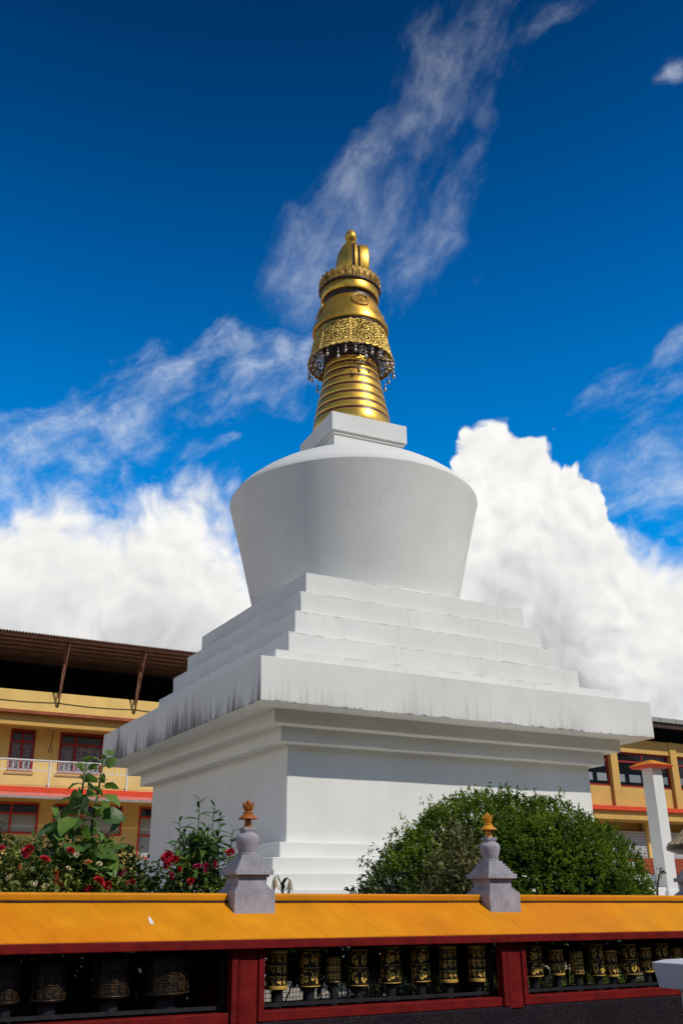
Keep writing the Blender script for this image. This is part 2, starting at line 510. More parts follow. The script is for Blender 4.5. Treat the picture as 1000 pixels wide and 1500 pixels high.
# ------------------------------------------------------------------ the great white stupa
m_wall = plaster('whitewashed_wall', 0.10)
m_terr = plaster('whitewashed_terrace', 0.28, fine=1.3, ledge=(6.091, 0.5515))
m_bowl = plaster('whitewashed_bowl', 0.20, fine=1.6)
m_slab = plaster('stained_slab', 0.30, 0.72, 4.952, 5.787)
m_gold = gold('gilded_copper', (0.76, 0.44, 0.06), 0.34, 0.7, metal=0.78)
m_goldring = gold('polished_gold_ring', (0.84, 0.48, 0.07), 0.33, 0.2, scale=1.5, metal=0.75)
m_goldold = gold('tarnished_gilding', (0.60, 0.36, 0.08), 0.42, 1.0, dark=(0.10, 0.025, 0.012), scale=6.0, metal=0.5)
m_filigree = gold('filigree_gilding', (0.66, 0.45, 0.10), 0.40, 0.4, scale=7.0, metal=0.55)
m_redband = paint('oxblood_paint', (0.10, 0.018, 0.012), 0.4, 0.2, 9)
m_brown = paint('dark_bronze', (0.045, 0.022, 0.014), 0.45, 0.3, 6)
m_bead = paint('weathered_brass_bead', (0.52, 0.43, 0.38), 0.35, 0.3, 30, metal=0.6)

st = thing('stupa', 'giant white stupa with stepped base, round bowl and gilded spire', 'stupa', (0, 0, COURT))
def worn(mb, step=0.35, amp=0.011):
    """hand-plastered block: faces cut fine and pushed a few millimetres out of true"""
    import bmesh
    me = as_mesh('block', mb)
    b = bmesh.new()
    b.from_mesh(me)
    for _ in range(5):
        es = [e for e in b.edges if e.calc_length() > step*1.6]
        if not es:
            break
        bmesh.ops.subdivide_edges(b, edges=es, cuts=1, use_grid_fill=True)
    for v in b.verts:
        p = v.co.copy()
        for k in range(3):
            v.co[k] += amp*noise.noise(Vector((p.x*0.9+k*7.3, p.y*0.9, p.z*2.0+k)))+amp*0.5*noise.noise(Vector((p.x*3.1, p.y*3.1+k*3.7, p.z*5.0)))
    bmesh.ops.recalc_face_normals(b, faces=b.faces)
    b.to_mesh(me)
    b.free()
    me.polygons.foreach_set('use_smooth', [True]*len(me.polygons))
    me.set_sharp_from_angle(angle=math.radians(35))
    return me
def sq(name, h, z0, z1, mat, bevel=0.018):
    o = obj(name, worn(MB().frustum(0, 0, z0, z1, h, h)), mat, st, bevel=bevel)
    o.data.name = name
    return o
zs = [COURT, 1.228, 1.501, 1.774, 2.046, 2.318, 2.590]
hs = [5.60, 5.31, 5.02, 4.735, 4.445, 4.155]
for i, h in enumerate(hs):
    sq('base_step', h, zs[i]-(0 if i == 0 else 0.03), zs[i+1], m_wall)
sq('plinth', 3.899, 2.560, 4.425, m_wall)
sq('moulding', 4.168, 4.395, 4.714, m_wall)
sq('moulding', 4.445, 4.684, 4.982, m_wall)
sq('slab', 5.0, 4.952, 5.787, m_slab, 0.01)
for h, a, b_ in ((4.45, 5.787, 6.091), (3.8945, 6.091, 6.647), (3.619, 6.647, 7.203), (3.3445, 7.203, 7.7465), (3.0705, 7.7465, 8.2975)):
    sq('terrace', h, a-0.03, b_, m_terr)
obj('bowl_ring', MB().lathe([(2.80, 8.25), (2.80, 8.40), (2.77, 8.43), (2.6, 8.43)], 128), m_wall, st, auto=35)
prof = [(2.655, 8.43), (2.75, 8.85), (2.85, 9.28), (2.95, 9.72), (3.05, 10.15), (3.15, 10.56), (3.245, 10.93), (3.325, 11.25), (3.375, 11.44), (3.392, 11.505)]
bowl = obj('bowl', MB().lathe(prof, 160), m_bowl, st, auto=50)
prof = [(3.392, 11.508), (3.385, 11.55), (3.30, 11.68), (3.15, 11.84), (2.90, 12.05), (2.60, 12.26), (2.25, 12.46), (1.85, 12.64), (1.45, 12.77), (1.0, 12.85)]
obj('shoulder', MB().lathe(prof, 160), m_wall, bowl, auto=50)
HR = -0.0872
def sqr(name, h, z0, z1, mat, parent=st, bevel=0.01):
    c, s = math.cos(HR), math.sin(HR)
    mb = MB().frustum(0, 0, z0, z1, h, h)
    mb.v = [(x*c-y*s, x*s+y*c, z) for x, y, z in mb.v]
    return obj(name, mb, mat, parent, bevel=bevel)
sqr('harmika_neck', 1.045, 12.70, 13.20, m_wall)
sqr('harmika_moulding', 1.085, 13.20, 13.282, m_wall)
sqr('harmika', 1.142, 13.282, 13.828, m_wall)

# spire: gold rings parted by thin oxblood bands
spire = obj('spire', MB().lathe([(1.128, 13.828), (1.094, 14.194), (1.047, 14.467), (0.992, 14.749), (0.937, 15.053), (0.881, 15.34), (0.828, 15.605), (0.782, 15.868), (0.745, 16.12)], 96), m_redband, st, auto=40)
cuts = [13.83, 14.194, 14.467, 14.749, 15.053, 15.34, 15.605, 15.868, 16.12]
def cr(z):
    return np.interp(z, [13.83, 14.194, 14.467, 14.749, 15.053, 15.34, 15.605, 15.868, 16.12], [1.125, 1.09, 1.043, 0.988, 0.933, 0.877, 0.824, 0.778, 0.742])
for i in range(8):
    a, b_ = cuts[i]+(0 if i == 0 else 0.042), cuts[i+1]-0.034
    ra, rb = cr(a)+0.012, cr(b_)+0.012
    mid = (ra+rb)/2+0.006
    obj('ring', MB().lathe([(ra-0.05, a), (ra-0.004, a), (ra, a+0.012), (mid, (a+b_)/2), (rb, b_-0.012), (rb-0.004, b_), (rb-0.05, b_)], 96, cap=False), m_goldring, spire, auto=50)
obj('spire_collar', MB().lathe([(0.735, 16.12), (0.77, 16.14), (0.77, 16.32), (0.72, 16.36), (0.72, 17.1)], 64), m_brown, st, auto=40)

# canopy skirt: openwork of scrolls, cut as real holes
def filigree():
    NA, NZ = 420, 46
    R0, Z0, R1, Z1 = 1.255, 16.19, 1.045, 17.12
    H = Z1-Z0
    panels = 8
    rr = random.Random(5)
    circ = []
    W = 2*PI*1.17/panels
    for p in range(panels):
        pts = []
        for _ in range(700):
            q = (rr.uniform(0.05, W-0.05), rr.uniform(0.10, H-0.08))
            rad = rr.choice((0.075, 0.10, 0.13, 0.16))
            if all((q[0]-a)**2+(q[1]-b)**2 > (0.80*(rad+c))**2 for a, b, c in pts):
                pts.append((q[0], q[1], rad))
        circ.append(pts)
    keep = np.zeros((NZ, NA), bool)
    U = (np.arange(NA)+0.5)/NA*panels
    P = U.astype(int) % panels
    u = (U-np.floor(U))*W
    vv = (np.arange(NZ)+0.5)/NZ*H
    for j in range(NZ):
        for i in range(NA):
            a, b = u[i], vv[j]
            k = a < 0.030 or a > W-0.030 or b > H-0.05 or b < 0.055+0.02*math.sin(a/W*PI*10)
            if not k:
                for cx, cy, r in circ[P[i]]:
                    dd = math.hypot(a-cx, b-cy)
                    if dd < r*1.02:
                        ang = math.atan2(b-cy, a-cx)
                        sp = abs(((dd/r*1.35+ang/(2*PI)) % 1.0)-0.5)
                        k = sp > 0.245 or dd < r*0.16
                        break
                else:
                    k = True if (i*7+j*13) % 5 else False
            keep[j, i] = k
    vs = []
    for j in range(NZ+1):
        t = j/NZ
        R = R0+(R1-R0)*(t**0.8)
        zz = Z0+H*t
        for i in range(NA):
            an = 2*PI*i/NA+0.25
            loc = (i/NA*panels) % 1
            dz = -0.035*abs(math.sin(loc*PI*5)) if j == 0 else 0
            r2 = R+0.012*math.sin(i*1.9)*math.sin(j*1.3)+(0.02 if min(loc, 1-loc) < 0.035 else 0)
            vs.append((r2*math.cos(an), r2*math.sin(an), zz+dz))
    fs = [(j*NA+i, j*NA+(i+1) % NA, (j+1)*NA+(i+1) % NA, (j+1)*NA+i) for j in range(NZ) for i in range(NA) if keep[j, i]]
    return MB().add(vs, fs)
can = obj('canopy_skirt', filigree(), m_filigree, st)
sd = can.modifiers.new('thick', 'SOLIDIFY')
sd.thickness = 0.022
obj('canopy_ceiling', MB().lathe([(0.70, 17.08), (1.02, 17.10), (1.085, 17.13), (1.085, 17.19), (0.70, 17.19)], 64, cap=False), m_brown, st)  # outer rim coloured dark to stand in for shade under the lip
# pendants: a little cone and ball on a wire
pm = MB()
pm.tube([(0, 0, 0), (0, 0, -0.10)], 0.006, 4)
pm.lathe([(0.004, -0.07), (0.035, -0.145), (0.030, -0.15)], 8)
pm.lathe([(0.006, -0.15), (0.008, -0.19)], 5)
pm.lathe([(0.004, -0.185), (0.030, -0.20), (0.045, -0.235), (0.042, -0.275), (0.022, -0.30), (0.003, -0.305)], 10)
pme = as_mesh('pendant', pm, True)
pme.materials.append(m_bead)
for k in range(30):
    a = 2*PI*k/30+0.1+random.uniform(-0.05, 0.05)
    o = obj('pendant', pme, None, can)
    o.location = (1.25*math.cos(a), 1.25*math.sin(a), 16.175-(0.10 if k % 3 == 0 else 0.0)-random.uniform(0, 0.03))
    if k % 3 == 0:
        o.scale = (1, 1, 1.25)
obj('canopy_lip', MB().lathe([(1.03, 17.19), (1.11, 17.195), (1.138, 17.22), (1.138, 17.36), (1.125, 17.40), (1.08, 17.41)], 96), m_gold, st, auto=40)
hood = obj('hood', MB().lathe([(1.09, 17.41), (1.075, 17.50), (1.02, 17.66), (0.955, 17.84), (0.89, 18.02), (0.84, 18.15), (0.80, 18.20)], 96), m_gold, st, auto=40)
# round openwork medallions on the hood
for k in range(4):
    a = math.radians(-101+90*k)
    cz, cr_ = 17.88, 0.955
    out = Vector((math.cos(a), math.sin(a), 0.36)).normalized()
    ta = Vector((-math.sin(a), math.cos(a), 0))
    up = out.cross(ta)
    c = Vector((cr_*math.cos(a), cr_*math.sin(a), cz))+out*0.012
    mb = MB()
    for rad, tk in ((0.26, 0.020), (0.21, 0.012)):
        mb.tube([c+(ta*math.cos(q)*rad+up*math.sin(q)*rad) for q in np.linspace(0, 2*PI, 25)], tk, 5, cap=False)
    for q in range(6):
        mb.tube([c+(ta*math.cos(q*PI/3+s*1.1)+up*math.sin(q*PI/3+s*1.1))*rad for rad, s in ((0.02, 0), (0.08, .3), (0.14, .8), (0.20, 1.0))], 0.014, 4)
    obj('medallion', mb, m_goldold, hood, smooth=True)
obj('crown_neck', MB().lathe([(0.80, 18.19), (0.79, 18.24), (0.80, 18.34), (0.83, 18.365)], 72), m_brown, st, auto=40)
obj('crown_band', MB().lathe([(0.84, 18.365), (0.873, 18.37), (0.885, 18.40), (0.885, 18.66), (0.87, 18.69)], 96), m_gold, st, auto=40)
crown = obj('crown', MB().lathe([(0.86, 18.66), (0.93, 18.68), (0.935, 18.73), (0.86, 18.75)], 72), m_brown, st, auto=40)
pt = MB()                                   # one petal of the crown, flaring outward
rows = [(0.0, 0.105, 0.0), (0.12, 0.115, 0.018), (0.24, 0.114, 0.038), (0.32, 0.098, 0.052), (0.365, 0.045, 0.066)]
vs = []
for z, w, o_ in rows:
    for q in (-1, -0.35, 0.35, 1):
        vs.append((0.90+o_-0.02*abs(q), q*w, 18.72+z-0.02*abs(q)))
pt.add(vs, [(r*4+i, r*4+i+1, (r+1)*4+i+1, (r+1)*4+i) for r in range(4) for i in range(3)])
for r_ in (0.05, 0.085):
    pt.tube([(0.935+0.0012*k, r_*math.cos(k*0.7)*0.9, 18.84+r_*math.sin(k*0.7)*1.3) for k in range(9)], 0.012, 4)
pmesh = as_mesh('petal', pt, False)
pmesh.materials.append(m_goldold)
for k in range(28):
    o = obj('petal', pmesh, None, crown)
    o.rotation_euler = (0, 0, 2*PI*k/28)
    s = o.modifiers.new('thick', 'SOLIDIFY')
    s.thickness = 0.02
# moon and sun discs standing on the crown, then the jewel
AX = Vector((0.90, -0.43, 0)).normalized()
def disc(prof, name, mat, cz, parent=st):
    """lathe about a horizontal axis; profile of (radius, offset)"""
    a, b = AX.cross(Vector((0, 0, 1))).normalized(), Vector((0, 0, 1))
    seg = 40
    vs = [Vector((0.04, 0.02, cz))+AX*o_+(a*math.cos(2*PI*k/seg)*0.72+b*math.sin(2*PI*k/seg))*r for r, o_ in prof for k in range(seg)]
    n = len(prof)
    fs = [(i*seg+k, i*seg+(k+1) % seg, (i+1)*seg+(k+1) % seg, (i+1)*seg+k) for i in range(n-1) for k in range(seg)]
    fs += [tuple(range(seg-1, -1, -1)), tuple((n-1)*seg+k for k in range(seg))]
    return obj(name, MB().add(vs, fs), mat, parent, auto=35)
disc([(0.25, -0.44), (0.52, -0.39), (0.80, -0.25), (0.97, -0.10), (1.00, 0.0)], 'moon_disc', m_gold, 19.62)
disc([(0.90, 0.0), (0.90, 0.10)], 'disc_spacer', m_brown, 19.65)
disc([(0.94, 0.10), (0.92, 0.18)], 'disc_rib', m_gold, 19.64)
disc([(0.80, 0.18), (0.80, 0.25)], 'disc_spacer', m_brown, 19.65)
disc([(0.80, 0.25), (0.84, 0.265), (0.81, 0.50), (0.78, 0.53), (0.70, 0.53)], 'sun_disc', m_goldring, 19.68)
disc([(0.73, 0.53), (0.73, 0.545)], 'disc_face', m_brown, 19.68)
obj('pedestal', MB().lathe([(0.86, 18.74), (0.80, 18.80), (0.45, 18.95), (0.30, 19.2)], 48), m_goldold, st, auto=40)
obj('jewel', MB().lathe([(r_, z_+0.13) for r_, z_ in [(0.075, 20.38), (0.085, 20.50), (0.12, 20.56), (0.165, 20.62), (0.19, 20.70), (0.185, 20.78), (0.15, 20.88), (0.09, 20.96), (0.03, 21.00), (0.003, 21.01)]], 32, cx=0.06, cy=-0.03), m_gold, st, auto=60)
# ------------------------------------------------------------------ prayer-wheel gallery along the street
SL = -0.0107                                # the gallery falls gently with the street
X0F = -8.0
def zf(x, z):                               # a height given at x = -8, carried along the fall
    return z+SL*(x-X0F)
def roofpaint(name, col, marks):
    """trowelled cement painted mustard: blotches, rain marks running down the slope, scratches"""
    mt, T, b, o = material(name)
    g = T.new('ShaderNodeNewGeometry').outputs['Position']
    x, y, z = T.sep(g)
    n = T.noise(g, 2.3, 6, 0.62)
    c = T.mix(T.lin(n, 0.3, 0.7), tuple(q*0.80 for q in col), tuple(min(1, q*1.10) for q in col))
    c = T.mix(T.M('MULTIPLY', T.sm(T.noise(g, 0.9, 3), 0.48, 0.66), 0.45), c, (col[0]*0.92, col[1]*0.62, col[2]*0.5))
    sl = T.M('ADD', T.M('MULTIPLY', x, 1.0), T.M('MULTIPLY', y, 0.55))
    run = T.noise(T.comb(T.M('MULTIPLY', sl, 16.0), T.M('MULTIPLY', y, 1.3), 0.0), 1.0, 5, 0.7)
    c = T.mix(T.M('MULTIPLY', T.sm(run, 0.50, 0.78), 0.5*marks), c, (col[0]*0.45, col[1]*0.36, col[2]*0.6))
    scr = T.noise(T.comb(T.M('MULTIPLY', sl, 60.0), T.M('MULTIPLY', y, 3.0), 3.0), 1.0, 2, 0.5)
    where = T.sm(T.noise(g, 4.5, 3), 0.52, 0.64)
    c = T.mix(T.M('MULTIPLY', T.M('MULTIPLY', T.sm(scr, 0.66, 0.72), where), 0.75*marks), c, (0.10, 0.045, 0.01))
    spk = T.noise(g, 70, 2)
    c = T.mix(T.M('MULTIPLY', T.sm(spk, 0.68, 0.75), 0.5*marks), c, (0.20, 0.10, 0.03))
    T.put(b.inputs['Base Color'], c)
    T.put(b.inputs['Roughness'], T.lin(n, 0.3, 0.7, 0.55, 0.75))
    b.inputs['Specular IOR Level'].default_value = 0.18
    bump(T, b, T.M('ADD', T.noise(g, 30, 4), T.M('MULTIPLY', run, 0.8)), 0.28, 0.006)
    return mt
m_yellow = roofpaint('mustard_roof_paint', (0.75, 0.28, 0.004), 1.0)
m_ridge = roofpaint('mustard_ridge_paint', (0.72, 0.27, 0.005), 0.8)
m_red = paint('deep_red_paint', (0.150, 0.007, 0.006), 0.65, 0.35, 9.0, 0.12, streak=0.7, dirt=(0.045, 0.008, 0.008))
m_black = paint('black_iron', (0.012, 0.012, 0.014), 0.5, 0.3, 20)
m_wire = paint('dull_wire', (0.10, 0.10, 0.11), 0.5, 0.3, 20, metal=0.5)

def granite():
    mt, T, b, o = material('speckled_granite')
    g = T.new('ShaderNodeNewGeometry').outputs['Position']
    n = T.noise(g, 160, 3, 0.7)
    k = T.noise(g, 3, 4)
    c = T.mix(T.sm(n, 0.55, 0.68), (0.010, 0.007, 0.010), (0.12, 0.08, 0.09))
    c = T.mix(T.M('MULTIPLY', T.sm(k, 0.45, 0.65), 0.5), c, (0.012, 0.008, 0.012))
    T.put(b.inputs['Base Color'], c)
    b.inputs['Roughness'].default_value = 0.8
    b.inputs['Specular IOR Level'].default_value = 0.1
    bump(T, b, n, 0.5, 0.004)
    return mt
m_granite = granite()

FX0, FX1 = -13.62, -2.42
YR, YE, YB = -13.58, -13.975, -13.185       # ridge, front eave, back eave
gal = thing('prayer_wheel_gallery', 'long roofed gallery of red posts and mustard roof on a dark granite base', 'gallery', (X0F, YR, 0))
def sloped(prof, x0=FX0, x1=FX1):
    mb = MB().prism_x(prof, x0, x1)
    mb.v = [(x, y, zf(x, z)) for x, y, z in mb.v]
    return mb
# roof: concave slopes either side of the ridge
def roof_prof(off=0.0):
    half = [(0.0, 1.600), (0.05, 1.578), (0.11, 1.540), (0.17, 1.498), (0.235, 1.455), (0.30, 1.413), (0.35, 1.383), (0.395, 1.352)]
    return half
half = roof_prof()
top = [(YR-d, z) for d, z in reversed(half)]+[(YR+d, z) for d, z in half[1:]]
bot = [(y, z-0.035) for y, z in reversed(top)]
NX = 40
def roof_mesh():
    """roof sheet with a slight waviness of hand-trowelled cement"""
    xs = np.linspace(FX0, FX1, NX*4+1)
    ring = top+bot
    n = len(ring)
    vs = []
    for x in xs:
        for i, (y, z) in enumerate(ring):
            w = 0.0035*noise.noise(Vector((x*2.2, y*6, 1.7)))+0.002*noise.noise(Vector((x*7, y*9, 4.7)))
            vs.append((x, y, zf(x, z+w)))
    fs = [(k*n+i, k*n+(i+1) % n, (k+1)*n+(i+1) % n, (k+1)*n+i) for k in range(len(xs)-1) for i in range(n)]
    fs += [tuple(range(n-1, -1, -1)), tuple((len(xs)-1)*n+i for i in range(n))]
    return MB().add(vs, fs)
roof = obj('roof', roof_mesh(), m_yellow, gal, auto=40)
obj('ridge_cap', sloped([(YR-0.040, 1.590), (YR-0.043, 1.628), (YR-0.034, 1.640), (YR+0.034, 1.640), (YR+0.043, 1.628), (YR+0.040, 1.590)]), m_ridge, roof, bevel=0.004)
obj('ridge_shadow_strip', sloped([(YR-0.058, 1.5785), (YR-0.058, 1.5875), (YR-0.040, 1.5885), (YR-0.040, 1.5785)]), m_brown, roof)  # raised dark strip standing in for the shadow line below the cap
# two incised marks and a chipped spot on the roof paint
m_chip = paint('bare_lime_patch', (0.75, 0.70, 0.62), 0.8, 0.1, 30)
def on_roof(x, d):
    return Vector((x, YR-d, zf(x, np.interp(d, [a for a, _ in half], [b for _, b in half])+0.003)))
chip = MB()
pts = [on_roof(-9.837+dx, d) for dx, d in ((-0.012, .255), (-.014, .225), (-.008, .195), (0, .180), (.008, .195), (.014, .225), (.012, .255))]
chip.add(pts, [tuple(range(7))])
obj('paint_chip', chip, m_chip, roof)
for y0, y1 in ((YE, YE+0.035), (YB-0.035, YB)):
    obj('fascia', sloped([(y0-0.004, 1.290), (y0-0.004, 1.3165), (y1, 1.3165), (y1, 1.290)]) if False else sloped([(y0-0.006, 1.288), (y0-0.006, 1.346), (y1-0.002, 1.346), (y1-0.002, 1.288)]), m_red, gal, bevel=0.006)
obj('soffit', sloped([(YE+0.05, 1.318), (YE+0.05, 1.330), (YB-0.05, 1.330), (YB-0.05, 1.318)]), m_black, gal)
obj('granite_base', sloped([(YR-0.33, 0.0-0.1), (YR-0.33, 0.836), (YR+0.27, 0.836), (YR+0.27, -0.1)]), m_granite, gal, bevel=0.01)
POSTS = [-13.55, -11.40, -9.165, -6.875, -4.66, -2.50]
YF, YK = -13.85, -13.33
for x in POSTS:
    for y, s in ((YF, 1), (YK, -1)):
        p = MB().box(x-0.075, x+0.075, y-0.06, y+0.06, zf(x, 0.80), zf(x, 1.325))
        post = obj('post', p, m_red, gal, bevel=0.018, seg=2)
        for sx in (-1, 1):
            obj('jamb', MB().box(*(sorted((x+sx*0.077, x+sx*0.122))), y-0.035*s-0.03, y-0.035*s+0.05, zf(x, 0.84), zf(x, 1.322)), m_red, post, bevel=0.004)
for a, b_ in zip(POSTS[:-1], POSTS[1:]):
    for y in (YF+0.005, YK-0.005):
        obj('beam', sloped([(y-0.05, 0.838), (y-0.05, 0.902), (y+0.045, 0.902), (y+0.045, 0.838)], a+0.124, b_-0.124), m_red, gal, bevel=0.006)
    # black iron inner frame
    fr = MB()
    for q in (a+0.138, b_-0.138):
        fr.box(q-0.013, q+0.013, YF+0.055, YF+0.085, zf(q, 0.903), zf(q, 1.317))
    fr.add(sloped([(YF+0.058, 0.915), (YF+0.058, 0.938), (YF+0.082, 0.938), (YF+0.082, 0.915)], a+0.152, b_-0.152).v, MB().prism_x([(0, 0), (0, 1), (1, 1), (1, 0)], 0, 1).f)
    obj('iron_frame', fr, m_black, gal)
    wm = MB()
    for q in np.arange(a+0.14, b_-0.13, 0.028):
        wm.bar((q, YK+0.02, zf(q, 0.838)), (q, YK+0.02, zf(q, 1.02)), 0.0035)
    for k in range(6):
        zz = 0.86+k*0.032
        wm.bar((a+0.13, YK+0.024, zf(a, zz)), (b_-0.13, YK+0.024, zf(b_, zz)), 0.0035)
    obj('wire_mesh', wm, m_wire, gal)

# ------------------------------------------------------------------ prayer wheels
m_drum = paint('dark_bronze_drum', (0.028, 0.017, 0.011), 0.38, 0.3, 25, 0.5, metal=0.4)
m_drumwarm = paint('brown_bronze_drum', (0.014, 0.009, 0.007), 0.42, 0.3, 25, 0.5, metal=0.4)
m_script = gold('gilt_script', (0.88, 0.54, 0.10), 0.45, 0.3, scale=30.0, metal=0.2)
m_scriptdull = gold('dulled_script', (0.045, 0.026, 0.010), 0.5, 0.5, scale=30.0, metal=0.5)
m_rim = gold('gilt_rim', (0.78, 0.47, 0.08), 0.42, 0.4, scale=25.0, metal=0.3)
SYL = ['\u0950', '\u092e', '\u0923', '\u092a', '\u0926', '\u0939']
def script_mesh(rows, count, inset):
    """raised syllables wrapped round a drum of radius 1 and height 1"""
    V_, F_all = [], []
    dg = None
    cache = {}
    for ch in SYL:
        cu = bpy.data.curves.new('glyph', 'FONT')
        cu.body = ch
        cu.size = 1.0
        cu.offset = 0.03
        cu.resolution_u = 3
        to = bpy.data.objects.new('glyph', cu)
        COL.objects.link(to)
        bpy.context.view_layer.update()
        me = to.evaluated_get(bpy.context.evaluated_depsgraph_get()).to_mesh()
        v = np.array([p.co[:] for p in me.vertices]) if len(me.vertices) else np.zeros((0, 3))
        f = [tuple(p.vertices) for p in me.polygons]
        cache[ch] = (v, f)
        to.to_mesh_clear()
        bpy.data.objects.remove(to)
        bpy.data.curves.remove(cu)
    rowh = (1-2*inset)/rows
    out = MB()
    for r in range(rows):
        zc = inset+rowh*(r+0.5)
        for k in range(count):
            v, f = cache[SYL[k % 6]]
            if not len(v):
                continue
            mn, mx = v.min(0), v.max(0)
            sz = mx-mn
            q = (v-(mn+mx)/2)/np.maximum(sz, 1e-6)
            wang = 2*PI/count*0.86
            ang = q[:, 0]*wang+2*PI*k/count+0.35*r*0
            zz = zc+q[:, 1]*rowh*0.80
            for rad in (1.035,):
                vs = [(rad*math.cos(a), rad*math.sin(a), z) for a, z in zip(ang, zz)]
                out.add(vs, f)
    return out
def wheel_meshes(style):
    """(drum, script, rims) for a unit drum"""
    rows, count, inset, rimh = style
    script = as_mesh('script', script_mesh(rows, count, inset))
    script.materials.append(m_script)
    rl_ = []
    edges = [inset+(1-2*inset)/rows*i for i in range(rows+1)]
    for i, e in enumerate(edges):
        hh = rimh if i in (0, rows) else 0.016
        if rimh < 0.03 or i in (0, rows):
            zc = e-hh*0.5 if i == 0 else (e+hh*0.5 if i == rows else e)
            rims = MB()
            rims.lathe([(0.99, zc-hh/2), (1.05, zc-hh/2), (1.06, zc), (1.05, zc+hh/2), (0.99, zc+hh/2)], 28, cap=False)
            rm = as_mesh('rim', rims, False)
            rm.materials.append(m_rim)
            rl_.append(rm)
    return script, rl_
drum_mb = MB().lathe([(0.30, -0.02), (0.90, 0.0), (1.0, 0.02), (1.0, 0.98), (0.90, 1.0), (0.30, 1.02)], 32)
drum_me = as_mesh('drum', drum_mb, True)
drum_me.materials.append(m_drum)
drum_me.set_sharp_from_angle(angle=math.radians(40))
drum2_me = drum_me.copy()
drum2_me.materials[0] = m_drumwarm
STY = {'three': wheel_meshes((3, 10, 0.11, 0.085)), 'two': wheel_meshes((2, 6, 0.05, 0.022)), 'fine': wheel_meshes((3, 12, 0.08, 0.02)), 'cap2': wheel_meshes((2, 9, 0.10, 0.07))}
hub = MB().lathe([(0.52, -0.52), (0.50, -0.04), (0.52, -0.03)], 12)
G1 = 'prayer wheels hung in the red gallery'
# x, z bottom, z top, radius, style, warm, label
A_, B_ = 'post under the finial before the white wall', 'post under the finial before the round bush'
WH = [
 (-8.851, 1.020, 1.280, .068, 'three', 0, 'prayer wheel with three script rows, first after the dull orange finial'),
 (-8.592, 1.024, 1.281, .073, 'two', 0, 'broad prayer wheel with two script rows, second after the dull orange finial'),
 (-8.391, 1.041, 1.223, .050, 'fine', 0, 'small dark prayer wheel with three fine script rows, between two broader wheels'),
 (-8.182, 1.009, 1.264, .066, 'two', 0, 'prayer wheel with two large script rows, just beyond the small dark wheel'),
 (-7.898, 1.014, 1.274, .068, 'two', 0, 'prayer wheel with two large script rows, fourth before the finial by the round bush'),
 (-7.624, 1.011, 1.270, .065, 'two', 0, 'prayer wheel with two large script rows, third before the finial by the round bush'),
 (-7.364, 0.994, 1.264, .064, 'three', 0, 'prayer wheel with three script rows, second before the post by the round bush'),
 (-7.079, 0.988, 1.259, .065, 'three', 0, 'prayer wheel with three script rows, right beside the post by the round bush'),
 (-6.510, 1.000, 1.237, .072, 'two', 0, 'broad prayer wheel with two large script rows, first past the finial by the round bush'),
 (-6.254, 0.999, 1.203, .056, 'cap2', 0, 'small prayer wheel with two script rows, second past the finial by the round bush'),
 (-6.032, 0.994, 1.186, .053, 'fine', 0, 'small prayer wheel with three fine rows, third past the finial by the round bush'),
 (-5.804, 0.975, 1.232, .059, 'two', 0, 'tall prayer wheel with two large script rows, fourth past the finial by the round bush'),
 (-5.638, 0.962, 1.178, .052, 'cap2', 0, 'short prayer wheel with gold end bands, fifth past the finial by the round bush'),
 (-5.414, 0.968, 1.220, .066, 'two', 0, 'prayer wheel with two large script rows, sixth past the finial by the round bush'),
 (-5.212, 0.976, 1.187, .049, 'cap2', 0, 'slim prayer wheel with gold bottom band, beside the white flared post cap'),
 (-5.011, 0.957, 1.214, .058, 'two', 0, 'prayer wheel with large script half hidden by the white flared post cap'),
 (-4.815, 0.952, 1.179, .050, 'fine', 0, 'small prayer wheel in line behind the white flared post cap'),
 (-10.700, 1.030, 1.262, .085, 'fine', 1, 'dull brown wide prayer wheel, fourth from the post with the wall-side finial'),
 (-10.440, 1.030, 1.257, .105, 'fine', 1, 'dull brown wide prayer wheel, third from the post with the wall-side finial'),
 (-10.046, 1.032, 1.266, .118, 'fine', 1, 'dull brown wide prayer wheel, second from the post with the wall-side finial'),
 (-9.670, 1.030, 1.269, .150, 'fine', 1, 'widest dull brown prayer wheel, next to the post with the wall-side finial'),
]
STY['dull'] = (STY['fine'][0].copy(), [q.copy() for q in STY['fine'][1]])
STY['dull'][0].materials[0] = m_scriptdull
for q in STY['dull'][1]:
    q.materials[0] = m_scriptdull
for i, (x, z0, z1, r, sty, warm, lab) in enumerate(WH):
    sty = 'dull' if warm else sty
    yw = -13.70
    t = thing('prayer_drum', lab, 'prayer wheel', (x, yw, zf(x, 0.836)), G1)
    h = z1-z0
    r *= 1.07 if not warm else 1.0
    M_ = Matrix.Translation((x, yw, z0)) @ Matrix.Rotation(random.uniform(-0.02, 0.02), 4, 'Y') @ Matrix.Rotation(random.uniform(0, 6.28), 4, 'Z') @ Matrix.Diagonal((r, r, h, 1))
    s_, rm = STY[sty]
    for nm, me in (('drum', drum2_me if warm else drum_me), ('script', s_), *[('rim', q) for q in rm]):
        o = obj(nm, me, None, t)
        o.matrix_parent_inverse = Matrix.Identity(4)
        o.matrix_basis = WORLD[t.name].inverted() @ M_
    lowr = MB().lathe([(r*0.50, zf(x, 0.837)), (r*0.52, z0-0.03), (r*0.62, z0-0.008), (r*0.16, z0-0.006), (r*0.16, z0+0.01)], 14, cx=x, cy=yw)
    obj('lower_bearing', lowr, m_black, t)
    upr = MB().lathe([(r*0.80, z1+0.004), (r*0.35, z1+0.03), (r*0.16, z1+0.034), (r*0.16, zf(x, 1.317))], 14, cx=x, cy=yw)
    obj('upper_axle', upr, m_black, t)

